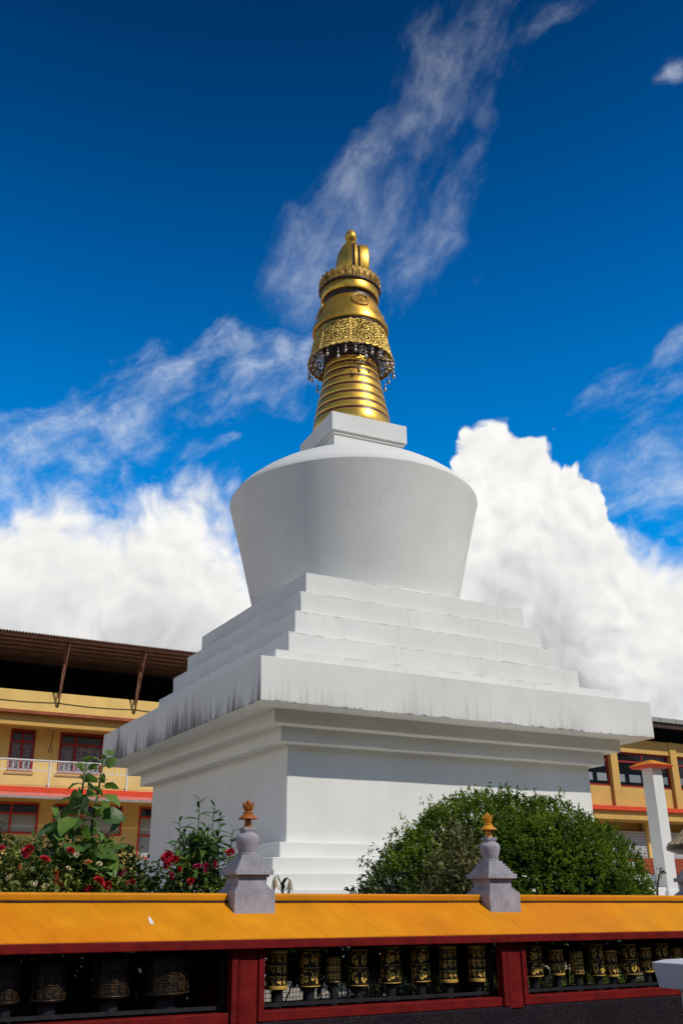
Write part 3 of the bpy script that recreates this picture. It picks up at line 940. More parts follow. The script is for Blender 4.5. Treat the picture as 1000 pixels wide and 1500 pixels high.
# ------------------------------------------------------------------ little stupas riding the ridge
def stonemat():
    mt, T, b, o = material('lilac_grey_cement')
    g = T.new('ShaderNodeNewGeometry').outputs['Position']
    x, y, z = T.sep(g)
    n = T.noise(g, 9, 5)
    c = T.mix(T.lin(n, 0.3, 0.7), (0.27, 0.25, 0.275), (0.42, 0.39, 0.42))
    runs = T.noise(T.comb(T.M('MULTIPLY', x, 85.0), T.M('MULTIPLY', y, 85.0), T.M('MULTIPLY', z, 3.0)), 1.0, 4, 0.7)
    c = T.mix(T.M('MULTIPLY', T.sm(runs, 0.52, 0.75), 0.6), c, (0.13, 0.12, 0.135))
    c = T.mix(T.M('MULTIPLY', T.sm(runs, 0.42, 0.30), 0.5), c, (0.50, 0.47, 0.50))
    T.put(b.inputs['Base Color'], c)
    b.inputs['Roughness'].default_value = 0.85
    bump(T, b, T.M('ADD', runs, T.noise(g, 90, 3)), 0.35, 0.003)
    return mt
m_stone = stonemat()
m_orange = paint('saffron_paint', (0.66, 0.27, 0.015), 0.45, 0.2, 25, 0.4)
m_orange_shaded = paint('shaded_saffron_paint', (0.36, 0.105, 0.012), 0.5, 0.35, 25, 0.4)  # same saffron darkened: the shade on one finial put into its colour
def finial(x, label, mo):
    zb = zf(x, 0)
    t = thing('roof_finial', label, 'finial', (x, YR, zb+1.640), 'small stupas along the gallery ridge')
    K = 0.93
    def fr(name, z0, z1, h0, h1=None, mat=m_stone, bev=0.003, parent=t):
        return obj(name, MB().frustum(x, YR, zb+z0, zb+z1, h0*K, (h0 if h1 is None else h1)*K), mat, parent, bevel=bev)
    # saddle: a block cut to the slope of the roof
    h = 0.160
    ys = np.linspace(-h, h, 9)
    zz = [np.interp(abs(q), [a for a, _ in half], [b for _, b in half])-0.012 for q in ys]
    mb = MB()
    vs = []
    for sx in (-h, h):
        vs += [(x+sx, YR+q, zb+z_) for q, z_ in zip(ys, zz)]+[(x+sx, YR+q, zb+1.655) for q in reversed(ys)]
    n = 18
    mb.add(vs, [(i, (i+1) % n, n+(i+1) % n, n+i) for i in range(n)]+[tuple(range(n-1, -1, -1)), tuple(range(n, 2*n))])
    obj('saddle', mb, m_stone, t, bevel=0.004)
    fr('base_moulding', 1.655, 1.667, 0.160)
    fr('base_moulding', 1.667, 1.680, 0.146)
    fr('base_moulding', 1.680, 1.694, 0.133)
    fr('neck', 1.694, 1.748, 0.122)
    fr('cap_moulding', 1.748, 1.764, 0.136)
    fr('cap_slab', 1.764, 1.800, 0.163)
    for k in range(5):
        fr('step', 1.800+k*0.0205, 1.8205+k*0.0205, 0.140-k*0.0155)
    v = obj('vase', MB().lathe([(0.068, 1.9025+zb), (0.070, 1.914+zb), (0.064, 1.918+zb), (0.072, 1.945+zb), (0.084, 1.985+zb), (0.089, 2.012+zb), (0.086, 2.032+zb), (0.072, 2.048+zb), (0.054, 2.056+zb), (0.052, 2.068+zb)], 36, cx=x, cy=YR), m_stone, t, auto=45)
    fr('collar', 2.064, 2.072, 0.046)
    fr('collar', 2.072, 2.096, 0.052)
    obj('spire', MB().lathe([(0.031, 2.096+zb), (0.030, 2.105+zb), (0.024, 2.165+zb)], 8, cx=x, cy=YR), mo, t, auto=30)
    obj('parasol', MB().lathe([(0.068, 2.156+zb), (0.074, 2.158+zb), (0.073, 2.164+zb), (0.052, 2.178+zb), (0.034, 2.196+zb), (0.030, 2.198+zb)], 28, cx=x, cy=YR), mo, t, auto=50)
    obj('crown_base', MB().lathe([(0.036, 2.198+zb), (0.037, 2.206+zb), (0.026, 2.209+zb), (0.025, 2.218+zb), (0.031, 2.222+zb), (0.031, 2.226+zb), (0.025, 2.228+zb)], 20, cx=x, cy=YR), mo, t, auto=40)
    cr0 = obj('crown', MB().lathe([(0.022, 2.226+zb), (0.031, 2.240+zb), (0.033, 2.256+zb), (0.027, 2.262+zb)], 20, cx=x, cy=YR), mo, t, auto=40)
    for k in range(6):
        a = PI/3*k+0.3
        pm_ = MB()
        c, s = math.cos(a), math.sin(a)
        loc = [(-0.016, 0.032, 2.226), (0.016, 0.032, 2.226), (0.017, 0.038, 2.250), (0.008, 0.041, 2.262), (0.0, 0.046, 2.280), (-0.008, 0.041, 2.262), (-0.017, 0.038, 2.250)]
        outer = [(x+r_*c-u*s, YR+r_*s+u*c, zb+z_) for u, r_, z_ in loc]
        inner = [(x+(r_-0.008)*c-u*s, YR+(r_-0.008)*s+u*c, zb+z_) for u, r_, z_ in loc]
        pm_.add(outer+inner, [tuple(range(7)), tuple(range(13, 6, -1))]+[(i, (i+1) % 7, 7+(i+1) % 7, 7+i) for i in range(7)])
        obj('petal', pm_, mo, cr0)
    obj('tip', MB().lathe([(0.010, 2.258+zb), (0.020, 2.270+zb), (0.018, 2.284+zb), (0.008, 2.292+zb), (0.009, 2.298+zb), (0.002, 2.306+zb)], 14, cx=x, cy=YR), mo, t, auto=50)
finial(POSTS[2]+0.115, 'little grey stupa on the mustard roof, dull orange tip, before the white wall', m_orange_shaded)
finial(POSTS[3]+0.095, 'little grey stupa on the mustard roof, bright orange tip, before the round bush', m_orange)
finial(POSTS[4]+0.385, 'little grey stupa on the mustard roof, beside the tall white pillar', m_orange)

# ------------------------------------------------------------------ white flared post cap by the kerb
m_white = paint('white_enamel', (0.62, 0.63, 0.64), 0.45, 0.06, 4, 0.4, streak=0.3, dirt=(0.30, 0.30, 0.30))
bx, by = -5.865, -14.80
t = thing('street_post', 'white square post with flared cap standing in front of the gallery', 'post', (bx, by, 0))
obj('shaft', MB().frustum(bx, by, 0.0, 0.955, 0.085, 0.085), m_white, t, bevel=0.006)
obj('cap', MB().frustum(bx, by, 0.955, 1.130, 0.190, 0.215), m_white, t, bevel=0.005)
obj('cap_lid', MB().frustum(bx, by, 1.130, 1.150, 0.215, 0.150), m_white, t, bevel=0.003)
# ------------------------------------------------------------------ yellow monastery hostel behind the stupa
m_ochre = paint('yellow_wash', (0.76, 0.52, 0.17), 0.8, 0.10, 1.2, 0.2, streak=0.30, dirt=(0.28, 0.17, 0.06))
m_ochre2 = paint('ochre_wash', (0.60, 0.37, 0.105), 0.8, 0.10, 1.2, 0.2, streak=0.25, dirt=(0.22, 0.13, 0.05))
m_frame = paint('crimson_joinery', (0.26, 0.014, 0.012), 0.45, 0.2, 6)
m_framel = paint('vermilion_joinery', (0.50, 0.045, 0.025), 0.5, 0.15, 6)
m_slabred = paint('vermilion_band', (0.68, 0.060, 0.012), 0.6, 0.12, 3, streak=0.3, dirt=(0.3, 0.04, 0.02))
m_awning = paint('faded_red_awning', (0.62, 0.19, 0.15), 0.65, 0.14, 3, streak=0.45, dirt=(0.32, 0.06, 0.05))
m_rust = paint('rusty_cornice', (0.30, 0.085, 0.035), 0.8, 0.35, 4)
m_white_rail = paint('white_rail', (0.66, 0.66, 0.64), 0.5, 0.1, 9)
m_curtain = paint('pale_curtain', (0.36, 0.40, 0.38), 0.85, 0.08, 2.0, 0.2)
m_lace = paint('dark_lace', (0.17, 0.155, 0.17), 0.7, 0.95, 16, 0.2)
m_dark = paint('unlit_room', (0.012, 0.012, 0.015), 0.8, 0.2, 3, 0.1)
m_iron = paint('rusted_angle_iron', (0.22, 0.095, 0.055), 0.6, 0.4, 9, 0.3)
m_glass = glass('window_glass')
def clear_glass():
    mt, T, b, o = material('clear_tinted_glass')
    b.inputs['Base Color'].default_value = (0.02, 0.025, 0.03, 1)
    b.inputs['Roughness'].default_value = 0.04
    b.inputs['Specular IOR Level'].default_value = 0.6
    tr = T.new('ShaderNodeBsdfTransparent')
    tr.inputs[0].default_value = (0.78, 0.82, 0.86, 1)
    ms = T.new('ShaderNodeMixShader')
    ms.inputs[0].default_value = 0.62
    T.t.links.new(b.outputs[0], ms.inputs[1])
    T.t.links.new(tr.outputs[0], ms.inputs[2])
    T.t.links.new(ms.outputs[0], o.inputs[0])
    return mt
m_clear = clear_glass()
m_dusk = paint('blue_grey_room', (0.10, 0.12, 0.15), 0.8, 0.2, 2, 0.1)
m_corr = paint('old_corrugated_sheet', (0.40, 0.30, 0.23), 0.6, 0.4, 3.0, 0.3, streak=0.6)
m_grey = paint('grey_cement', (0.30, 0.30, 0.28), 0.85, 0.2, 5, 0.2)

lb = thing('monastery_hostel', 'long yellow building with balcony, red windows and corrugated roof on struts', 'building', (-4, 17, COURT))
EZ_ = 11.20
BX0, BX1, YFR, YW = -16.0, 9.0, 16.0, 17.2
def lbox(name, a, parent=lb, mat=m_ochre, bevel=0.0):
    return obj(name, MB().box(*a), mat, parent, bevel=bevel)
wins_up = [(-8.6, -6.9), (-5.16, -4.23), (-3.29, -1.56), (0.3, 1.9)]
wins_lo = [(-8.2, -6.3), (-5.9, -3.84), (-3.30, -0.63), (0.03, 2.3)]
def wall_with_holes(x0, x1, z0, z1, y0, y1, holes):
    """wall slab with rectangular openings (x0, x1, z0, z1), openings sorted along x and not overlapping"""
    mb = MB()
    cx = x0
    for a, b, c, d in holes:
        mb.box(cx, a, y0, y1, z0, z1)
        mb.box(a, b, y0, y1, z0, c)
        mb.box(a, b, y0, y1, d, z1)
        cx = b
    mb.box(cx, x1, y0, y1, z0, z1)
    return mb
obj('upper_wall', wall_with_holes(BX0, BX1, 5.5, 8.4, YW, YW+0.25, [(a, b, 6.22, 7.80) for a, b in wins_up]), m_ochre, lb)
obj('lower_wall', wall_with_holes(BX0, BX1, COURT, 5.5, YW-0.2, YW+0.05, [(a, b, 3.15 if i == 3 else 3.98, 5.10) for i, (a, b) in enumerate(wins_lo)]), m_ochre, lb)
for z0, z1 in ((5.0, 5.5), (8.15, 8.4)):
    pass
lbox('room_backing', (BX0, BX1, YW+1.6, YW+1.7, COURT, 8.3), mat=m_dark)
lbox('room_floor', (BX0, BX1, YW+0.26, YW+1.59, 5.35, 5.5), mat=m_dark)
lbox('balcony_slab', (BX0, BX1, YFR+0.12, YW-0.002, 5.22, 5.50))
lbox('balcony_edge', (BX0, BX1, YFR-0.02, YFR+0.118, 5.36, 5.56), mat=m_slabred, bevel=0.01)
aw = MB().prism_x([(YFR-0.55, 5.14), (YFR-0.55, 5.17), (YFR-0.02, 5.358), (YFR-0.02, 5.30)], BX0, BX1)
obj('awning', aw, m_awning, lb)
obj('awning_edge', MB().box(BX0, BX1, YFR-0.60, YFR-0.552, 5.10, 5.175), m_grey, lb)
lbox('balcony_kerb', (BX0, BX1, YFR+0.10, YFR+0.22, 5.562, 5.66))
lbox('beam', (BX0, BX1, YFR+0.1, YFR+0.45, 7.78, 8.18), mat=m_ochre2, bevel=0.01)
lbox('upper_slab', (BX0, BX1, YFR+0.12, YW+0.25, 8.18, 8.30))
lbox('cornice', (BX0, BX1, YFR-0.16, YFR+0.117, 8.18, 8.30), mat=m_rust, bevel=0.01)
lbox('parapet', (BX0, BX1, YFR-0.02, YFR+0.15, 8.302, 9.06), bevel=0.01)
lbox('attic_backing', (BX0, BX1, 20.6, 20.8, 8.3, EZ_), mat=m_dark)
def window(parent, x0, x1, z0, z1, y, fm, panes, tz, pm, tops, name='window', fw=0.07):
    """casement: frame, mullions, transom and separate panes"""
    fr = MB()
    fr.box(x0, x0+fw, y-0.05, y+0.06, z0, z1)
    fr.box(x1-fw, x1, y-0.05, y+0.06, z0, z1)
    fr.box(x0+fw, x1-fw, y-0.048, y+0.058, z0, z0+fw)
    fr.box(x0+fw, x1-fw, y-0.048, y+0.058, z1-fw, z1)
    for t_ in tz:
        fr.box(x0+fw, x1-fw, y-0.045, y+0.055, t_-fw/2, t_+fw/2)
    w = obj(name, fr, fm, parent)
    n = len(panes)+1
    xs = [x0+fw]+list(panes)+[x1-fw]
    for q in panes:
        obj('mullion', MB().box(q-fw/2, q+fw/2, y-0.042, y+0.052, z0+fw, z1-fw), fm, w)
    zz = [z0+fw]+list(tz)+[z1-fw]
    for i in range(len(xs)-1):
        for j in range(len(zz)-1):
            last = j == len(zz)-2
            obj('pane', MB().box(xs[i]+0.002, xs[i+1]-0.002, y+0.0, y+0.008, zz[j]+0.002, zz[j+1]-0.002), tops if last else pm, w)
    return w
for i, (a, b) in enumerate(wins_up):
    two = (b-a) < 1.2
    window(lb, a, b, 6.22, 7.80, YW+0.02, m_frame, [(a+b)/2] if two else [a+0.62], [7.34], m_lace, m_glass, fw=0.09)
    lbox('sill', (a-0.06, b+0.06, YW-0.07, YW-0.002, 6.15, 6.22), mat=m_ochre2)
for i, (a, b) in enumerate(wins_lo):
    z0 = 3.15 if i == 3 else 3.98
    window(lb, a, b, z0, 5.10, YW-0.17, m_framel, [a+1.05] if b-a > 2 else [(a+b)/2], [4.70] if i != 3 else [4.02, 4.70], m_curtain, m_glass, fw=0.075)
# balcony railing: posts, rails and a light wire pattern
rl = thing('balcony_railing', 'white metal railing with hoop pattern along the yellow balcony', 'railing', (-4, YFR+0.05, 5.56))
yr = YFR+0.05
rail = MB()
obj('top_rail', MB().box(BX0, BX1, yr-0.025, yr+0.025, 6.50, 6.545), m_white_rail, rl)
obj('mid_rail', MB().box(BX0, BX1, yr-0.012, yr+0.012, 6.14, 6.162), m_white_rail, rl)
xp = np.arange(-15.64, 8, 2.96/2*1.0)
xp = [-3.82+2.96*k for k in range(-4, 5)]
for x in xp:
    obj('rail_post', MB().box(x-0.028, x+0.028, yr-0.03, yr+0.03, 5.56, 6.50), m_white_rail, rl)
hoops = MB()
for x in np.arange(BX0+0.2, BX1-0.2, 0.185):
    for dx in (-0.11, 0.11):
        pts = [(x+dx*math.cos(q), yr+(0.004 if dx > 0 else -0.004), 6.33+0.16*math.sin(q)) for q in np.linspace(-PI/2, PI/2, 7)]
        hoops.tube(pts, 0.0085, 4)
o = obj('hoop_pattern', hoops, m_white_rail, rl)
o['kind'] = 'stuff'
wires = MB()
for x in np.arange(BX0+0.1, BX1, 0.10):
    wires.bar((x, yr, 5.60), (x, yr, 6.14), 0.006)
for z in np.arange(5.66, 6.14, 0.115):
    wires.bar((BX0, yr+0.006, z), (BX1, yr+0.006, z), 0.006)
o = obj('wire_infill', wires, m_white_rail, rl)
o['kind'] = 'stuff'
# tube light and hanging switch on the balcony ceiling
tl = thing('tube_light', 'twin tube light fixed under the balcony ceiling between the red windows', 'lamp', (-3.62, YW-0.25, 7.78))
obj('fitting', MB().box(-3.92, -3.30, YW-0.05, YW-0.003, 7.84, 8.12), m_ochre2, tl, bevel=0.02)
for dz in (0.0, 0.10):
    obj('tube', MB().tube([(-3.66-dz, YW-0.10, 7.83+dz*1.6), (-3.44-dz*0.2, YW-0.36, 8.06+dz*0.6)], 0.028, 8), m_white_rail, tl, smooth=True)
cd = thing('hanging_switch', 'small switch box dangling on a cord beside the red balcony window', 'switch', (-3.69, YW-0.2, 7.02))
obj('cord', MB().tube([(-3.62, YW-0.12, 7.84), (-3.64, YW-0.16, 7.5), (-3.66, YW-0.16, 7.12)], 0.014, 5), m_black, cd)
sb = MB()
for a in ((-3.73, -3.715), (-3.605, -3.59)):
    sb.box(a[0], a[1], YW-0.18, YW-0.14, 6.98, 7.12)
sb.box(-3.715, -3.605, YW-0.179, YW-0.141, 6.98, 6.995)
sb.box(-3.715, -3.605, YW-0.179, YW-0.141, 7.105, 7.12)
obj('switch_box', sb, m_black, cd)

# corrugated roof on purlins and struts
EZ = 10.98
def corrugated(x0, x1, y0, z0, y1, z1, pitch=0.115, amp=0.022):
    n = int((x1-x0)/pitch*6)
    vs = []
    for y, z in ((y0, z0), (y1, z1)):
        for i in range(n+1):
            x = x0+(x1-x0)*i/n
            vs.append((x, y, z+amp*math.sin(2*PI*(x-x0)/pitch)+SLR*(x+4)))
    fs = [(i, i+1, n+1+i+1, n+1+i) for i in range(n)]
    return MB().add(vs, fs)
SLR = 0.0
rf = obj('roof', corrugated(BX0, 8.0, 14.78, EZ, 20.7, EZ+0.15), m_corr, lb, smooth=True)
sd = rf.modifiers.new('thick', 'SOLIDIFY')
sd.thickness = 0.012
for y in (14.92, 15.55, 16.2, 16.9, 17.7, 18.6, 19.6):
    z = EZ+(y-14.78)*0.15/(20.7-14.78)
    obj('purlin', MB().box(BX0, 8.0, y-0.03, y+0.03, z-0.115, z-0.03), m_iron, rf)
for x in (-12.6, -9.7, -6.76, -3.80, -0.79, 2.2, 5.2):
    tr = MB()
    tr.bar((x, 15.90, 8.62), (x, 14.98, EZ-0.10), 0.05)
    tr.bar((x, 15.98, 8.86), (x, 15.50, EZ+0.02), 0.05)
    for k in range(5):
        a = (k+0.5)/5
        b = (k+1.2)/5
        tr.bar((x, 15.90-0.92*a, 8.62+(EZ-0.1-8.62)*a), (x, 15.98-0.48*min(b, 1), 8.86+(EZ+0.02-8.86)*min(b, 1)), 0.028)
    obj('strut', tr, m_iron, rf)
    obj('strut_foot', MB().bar((x, 15.98, 8.52), (x, 15.82, 8.74), 0.05), m_black, rf)
cb = MB()
pts = []
for k in range(80):
    x = BX0+1+k*0.28
    pts.append((x, YFR-0.04, 8.68-0.05*math.sin(((x+3.8) % 2.98)/2.98*PI)))
wire = solo('parapet_cable', MB().tube(pts, 0.012, 4), m_black, 'thin dark cable slung along the yellow parapet under the roof struts', 'cable', (BX0+1, YFR-0.04, 8.64))

# ------------------------------------------------------------------ glazed ochre building on the other side of the stupa
rb = thing('glazed_hall', 'ochre building with dark glazed upper floor, red band and lattice screens', 'building', (31, 17, COURT))
RX0, RX1 = 17.0, 46.0
def rbox(name, a, mat=m_ochre2, bevel=0.0, parent=rb):
    return obj(name, MB().box(*a), mat, parent, bevel=bevel)
pil = [25.13-4.5*2, 25.13-4.5, 25.13, 29.63, 34.1, 38.6, 43.1]
holes = [(RX0+0.4+k*1.32, RX0+1.45+k*1.32, 7.98, 8.44) for k in range(21)]
obj('room_backing', wall_with_holes(RX0, RX1, COURT, 10.13, 21.5, 21.6, holes), m_dusk, rb)
rbox('spandrel', (RX0, RX1, 16.10, 16.30, 5.87, 6.90))
for x in pil:
    if RX0 < x < RX1:
        rbox('pilaster', (x-0.25, x+0.25, 15.93, 16.32, 5.872, 9.40), bevel=0.015)
        rbox('joint', (x-0.34, x-0.30, 16.06, 16.098, 5.874, 6.90), m_rust)
for a, b in zip(pil[:-1], pil[1:]):
    if b < RX0+0.5:
        continue
    x0, x1 = max(a, RX0)+0.25, b-0.25
    w = window(rb, x0+0.01, x1-0.01, 6.902, 8.70, 16.2, m_frame, [x0+(x1-x0)*0.5], [8.22], m_clear, m_clear, fw=0.10)
rbox('lintel', (RX0, RX1, 16.02, 16.34, 8.702, 9.40))
rbox('red_band', (RX0, RX1, 15.55, 16.3, 5.66, 5.868), m_slabred, bevel=0.01)
rbox('beam', (RX0, RX1, 15.75, 16.3, 5.24, 5.658))
rbox('soffit', (RX0, RX1, 16.302, 18.0, 5.20, 5.30))
rbox('inner_beam', (RX0, RX1, 17.3, 17.6, 4.72, 5.198))
# roof: flat deck with deep dark eave and a pale parapet of panels
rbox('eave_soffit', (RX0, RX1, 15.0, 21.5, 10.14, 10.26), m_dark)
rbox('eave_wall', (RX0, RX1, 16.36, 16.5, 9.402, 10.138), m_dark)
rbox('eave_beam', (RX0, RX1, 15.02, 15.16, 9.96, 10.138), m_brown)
for k in range(24):
    x = RX0+k*1.22
    rbox('parapet_panel', (x, x+1.19, 15.0, 15.08, 10.262, 10.50), m_grey, 0.006)
# pierced lattice screens in bays of the lower floor
def lattice(x0, x1, z0, z1, y, nx, nz):
    mb = MB()
    dx, dz = (x1-x0)/nx, (z1-z0)/nz
    t = 0.036
    for j in range(nz):
        off = 0.5 if j % 2 else 0.0
        for i in range(nx):
            cx, cz = x0+(i+0.25+off*0.5+0.25)*dx, z0+(j+0.5)*dz
            for s in (-1, 1):
                mb.bar((cx-dx/2, y, cz-s*dz/2), (cx+dx/2, y, cz+s*dz/2), t, 0.05)
    for j in range(nz+1):
        mb.bar((x0, y, z0+j*dz), (x1, y, z0+j*dz), t*0.35, 0.05)
    return mb
m_lat = paint('white_lattice_block', (0.60, 0.58, 0.60), 0.8, 0.1, 6, 0.2)
xb = [19.4, 22.05, 24.62, 27.9, 31.2, 34.5]
for i in range(len(xb)-1):
    x0, x1 = xb[i]+0.17, xb[i+1]-0.17
    o = obj('lattice_screen', lattice(x0, x1, 3.16, 4.74, 16.9, int((x1-x0)/0.15), 11), m_lat, rb)
    rbox('column', (xb[i]-0.17, xb[i]+0.17, 16.75, 17.05, COURT, 5.198), m_ochre)
rbox('lower_wall', (RX0, RX1, 16.8, 17.0, COURT, 3.15), m_ochre)
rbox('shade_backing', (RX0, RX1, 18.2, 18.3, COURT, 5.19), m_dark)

# low tiled lean-to in front of the hall
m_tile = paint('terracotta_tile', (0.38, 0.085, 0.035), 0.75, 0.3, 4, 0.2, streak=0.3)
sh = thing('tiled_shed', 'low white shed with ribbed terracotta tile roof below the lattice screens', 'shed', (17.5, 7.5, COURT))
obj('wall', MB().box(13.2, 22.0, 6.3, 9.2, COURT, 2.2), m_white, sh)
ct = 0
tm = MB()
for k in range(7):
    pass
col_me = []
tile = MB()
seg = 6
L_ = 0.62
vs = []
for e in (0, 1):
    for i in range(seg+1):
        a = PI*i/seg
        r_ = 0.105-0.012*e
        vs.append((r_*math.cos(a), e*L_, 0.10*math.sin(a)))
tile.add(vs, [(i, i+1, seg+1+i+1, seg+1+i) for i in range(seg)])
tme = as_mesh('tile', tile, True)
tme.materials.append(m_tile)
sl = math.atan2(0.85, 2.6)
for c in range(36):
    for r_ in range(5):
        o = obj('tile', tme, None, sh)
        o.matrix_parent_inverse = Matrix.Identity(4)
        p = Vector((13.3+c*0.245, 6.0+r_*0.52*math.cos(sl), 2.13+r_*0.52*math.sin(sl)+0.006*(r_ % 2)))
        o.matrix_basis = Matrix.Translation(p-Vector((17.5, 7.5, COURT))) @ Matrix.Rotation(sl-0.03, 4, 'X')
obj('roof_deck', MB().add([(13.15, 6.0, 2.10), (22.1, 6.0, 2.10), (22.1, 8.6, 2.95), (13.15, 8.6, 2.95), (13.15, 6.0, 2.06), (22.1, 6.0, 2.06), (22.1, 8.6, 2.91), (13.15, 8.6, 2.91)], [(0, 1, 2, 3), (7, 6, 5, 4), (0, 4, 5, 1), (1, 5, 6, 2), (2, 6, 7, 3), (3, 7, 4, 0)]), m_tile, sh)

# ------------------------------------------------------------------ white pillar with a saffron cap
m_pil = plaster('lime_washed_pillar', 0.15)
px_, py_ = 4.86, -4.9
pl = thing('gate_pillar', 'tall square white pillar with a saffron and red hipped cap', 'pillar', (px_, py_, COURT))
obj('shaft', MB().frustum(px_, py_, COURT, 4.30, 0.165, 0.155), m_pil, pl, bevel=0.01)
obj('foot', MB().frustum(px_, py_, COURT, 1.72, 0.20, 0.20), m_pil, pl, bevel=0.01)
cap = obj('cap', MB().frustum(px_, py_, 4.345, 4.47, 0.345, 0.05), m_ridge, pl, bevel=0.008)
obj('cap_rim', MB().frustum(px_, py_, 4.285, 4.345, 0.31, 0.35), m_slabred, pl, bevel=0.006)

# ------------------------------------------------------------------ garden lantern with a ribbed hat
lx, ly = 2.26, -8.0
ln = thing('garden_lantern', 'stone garden lantern with a pale ribbed conical hat beside the white pillar', 'lantern', (lx, ly, COURT))
m_hat = paint('straw_coloured_cement', (0.34, 0.27, 0.17), 0.85, 0.25, 14, 0.2)
obj('post', MB().lathe([(0.16, COURT), (0.15, COURT+0.1), (0.085, COURT+0.16), (0.08, 2.2), (0.12, 2.27)], 20, cx=lx, cy=ly), m_grey, ln, auto=40)
obj('bowl', MB().lathe([(0.12, 2.27), (0.30, 2.30), (0.47, 2.36), (0.48, 2.42), (0.43, 2.45)], 32, cx=lx, cy=ly), m_brown, ln, auto=40)
hat = obj('hat', MB().lathe([(0.44, 2.45), (0.28, 2.56), (0.12, 2.72), (0.03, 2.80), (0.004, 2.82)], 32, cx=lx, cy=ly), m_hat, ln, auto=40)
for k in range(22):
    a = 2*PI*k/22
    obj('rib', MB().tube([(lx+r_*math.cos(a), ly+r_*math.sin(a), z) for r_, z in ((0.45, 2.452), (0.285, 2.566), (0.125, 2.726), (0.04, 2.80))], 0.02, 5, r1=0.006), m_hat, hat)
# ------------------------------------------------------------------ planting
def unit(a):
    return a/np.maximum(np.linalg.norm(a, axis=-1, keepdims=True), 1e-9)
def leaf_cloud(name, P, D, L, W, tint, curl=0.25, seg=2):
    """one mesh of many folded leaves: P base, D direction, L length, W width (arrays)"""
    n = len(P)
    D = unit(D)
    up = np.tile(np.array([0, 0, 1.0]), (n, 1))+rng.normal(0, 0.35, (n, 3))
    S = unit(np.cross(D, up))
    N = np.cross(S, D)
    L, W = L[:, None], W[:, None]
    if seg == 2:
        v = np.stack([P, P+D*L*0.45+S*W*0.5+N*W*0.15, P+D*L*0.45-S*W*0.5+N*W*0.15, P+D*L-N*L*curl], 1)
        f = np.array([[0, 2, 3, 1]])
        k = 4
    else:
        c = lambda t: -N*L*curl*t*t
        v = np.stack([P, P+D*L*0.3+S*W*0.42+N*W*0.12+c(.3), P+D*L*0.3+c(.3), P+D*L*0.3-S*W*0.42+N*W*0.12+c(.3),
                      P+D*L*0.65+S*W*0.40+N*W*0.12+c(.65), P+D*L*0.65+c(.65), P+D*L*0.65-S*W*0.40+N*W*0.12+c(.65), P+D*L+c(1)], 1)
        f = [[0, 2, 1, 1], [0, 3, 2, 2]]
        k = 8
    if seg == 2:
        faces = (np.arange(n)[:, None, None]*k+f[None]).reshape(-1, 4)
        me = bpy.data.meshes.new(name)
        me.from_pydata(v.reshape(-1, 3).tolist(), [], faces.tolist())
    else:
        quads = np.array([[1, 2, 5, 4], [2, 3, 6, 5]])
        tris = np.array([[0, 2, 1], [0, 3, 2], [4, 5, 7], [5, 6, 7]])
        b = np.arange(n)[:, None, None]*k
        me = bpy.data.meshes.new(name)
        me.from_pydata(v.reshape(-1, 3).tolist(), [], (b+quads[None]).reshape(-1, 4).tolist()+(b+tris[None]).reshape(-1, 3).tolist())
    a = me.attributes.new('tint', 'FLOAT', 'POINT')
    a.data.foreach_set('value', np.repeat(tint, k).astype(np.float32))
    me.update()
    return me

m_bark = paint('grey_brown_bark', (0.10, 0.07, 0.045), 0.85, 0.3, 15, 0.2)
m_stem = paint('green_stem', (0.10, 0.14, 0.05), 0.6, 0.3, 12, 0.3)
m_mound = leafmat('small_green_leaf', (0.040, 0.082, 0.009), (0.22, 0.32, 0.030), 0.35, 0.6, 0.2)
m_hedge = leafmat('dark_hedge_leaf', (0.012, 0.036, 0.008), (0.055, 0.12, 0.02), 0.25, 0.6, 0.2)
m_rose = leafmat('rose_leaf', (0.022, 0.055, 0.013), (0.30, 0.33, 0.065), 0.30, 0.5, 0.3)
m_olive = leafmat('olive_leaf', (0.026, 0.030, 0.010), (0.22, 0.21, 0.075), 0.25, 0.55, 0.25)
m_broad = leafmat('broad_leaf', (0.036, 0.10, 0.024), (0.18, 0.30, 0.06), 0.40)
m_lance = leafmat('glossy_lance_leaf', (0.028, 0.078, 0.018), (0.15, 0.27, 0.045), 0.30, 0.32, 0.5)
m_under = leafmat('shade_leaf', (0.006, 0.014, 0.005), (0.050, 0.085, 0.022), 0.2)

def tint_mesh(me, val):
    a = me.attributes.new('tint', 'FLOAT', 'POINT')
    a.data.foreach_set('value', np.full(len(me.vertices), val, np.float32))

def fnoise(p, s, o=0.0):
    return noise.noise(Vector((p[0]*s+o, p[1]*s+o*0.7, p[2]*s-o)))

# clipped round bush
def sprigs(pts, dirs, per, ln, wd, spread, tint_fn, len_tw):
    P, D, L, W, Tn = [], [], [], [], []
    for p, d in zip(pts, dirs):
        d = d/np.linalg.norm(d)
        t0 = tint_fn(p)
        tw = len_tw*rng.uniform(0.6, 1.2)
        for k in range(per):
            a = (k+rng.uniform(0, 0.6))/per
            q = p+d*tw*a
            dd = d*0.6+rng.normal(0, spread, 3)
            P.append(q)
            D.append(dd)
            s = rng.uniform(0.75, 1.25)
            L.append(ln*s)
            W.append(wd*s)
            Tn.append(np.clip(t0+rng.normal(0, 0.18)+(0.15 if k == per-1 else 0), 0, 1))
    return np.array(P), np.array(D), np.array(L), np.array(W), np.array(Tn)

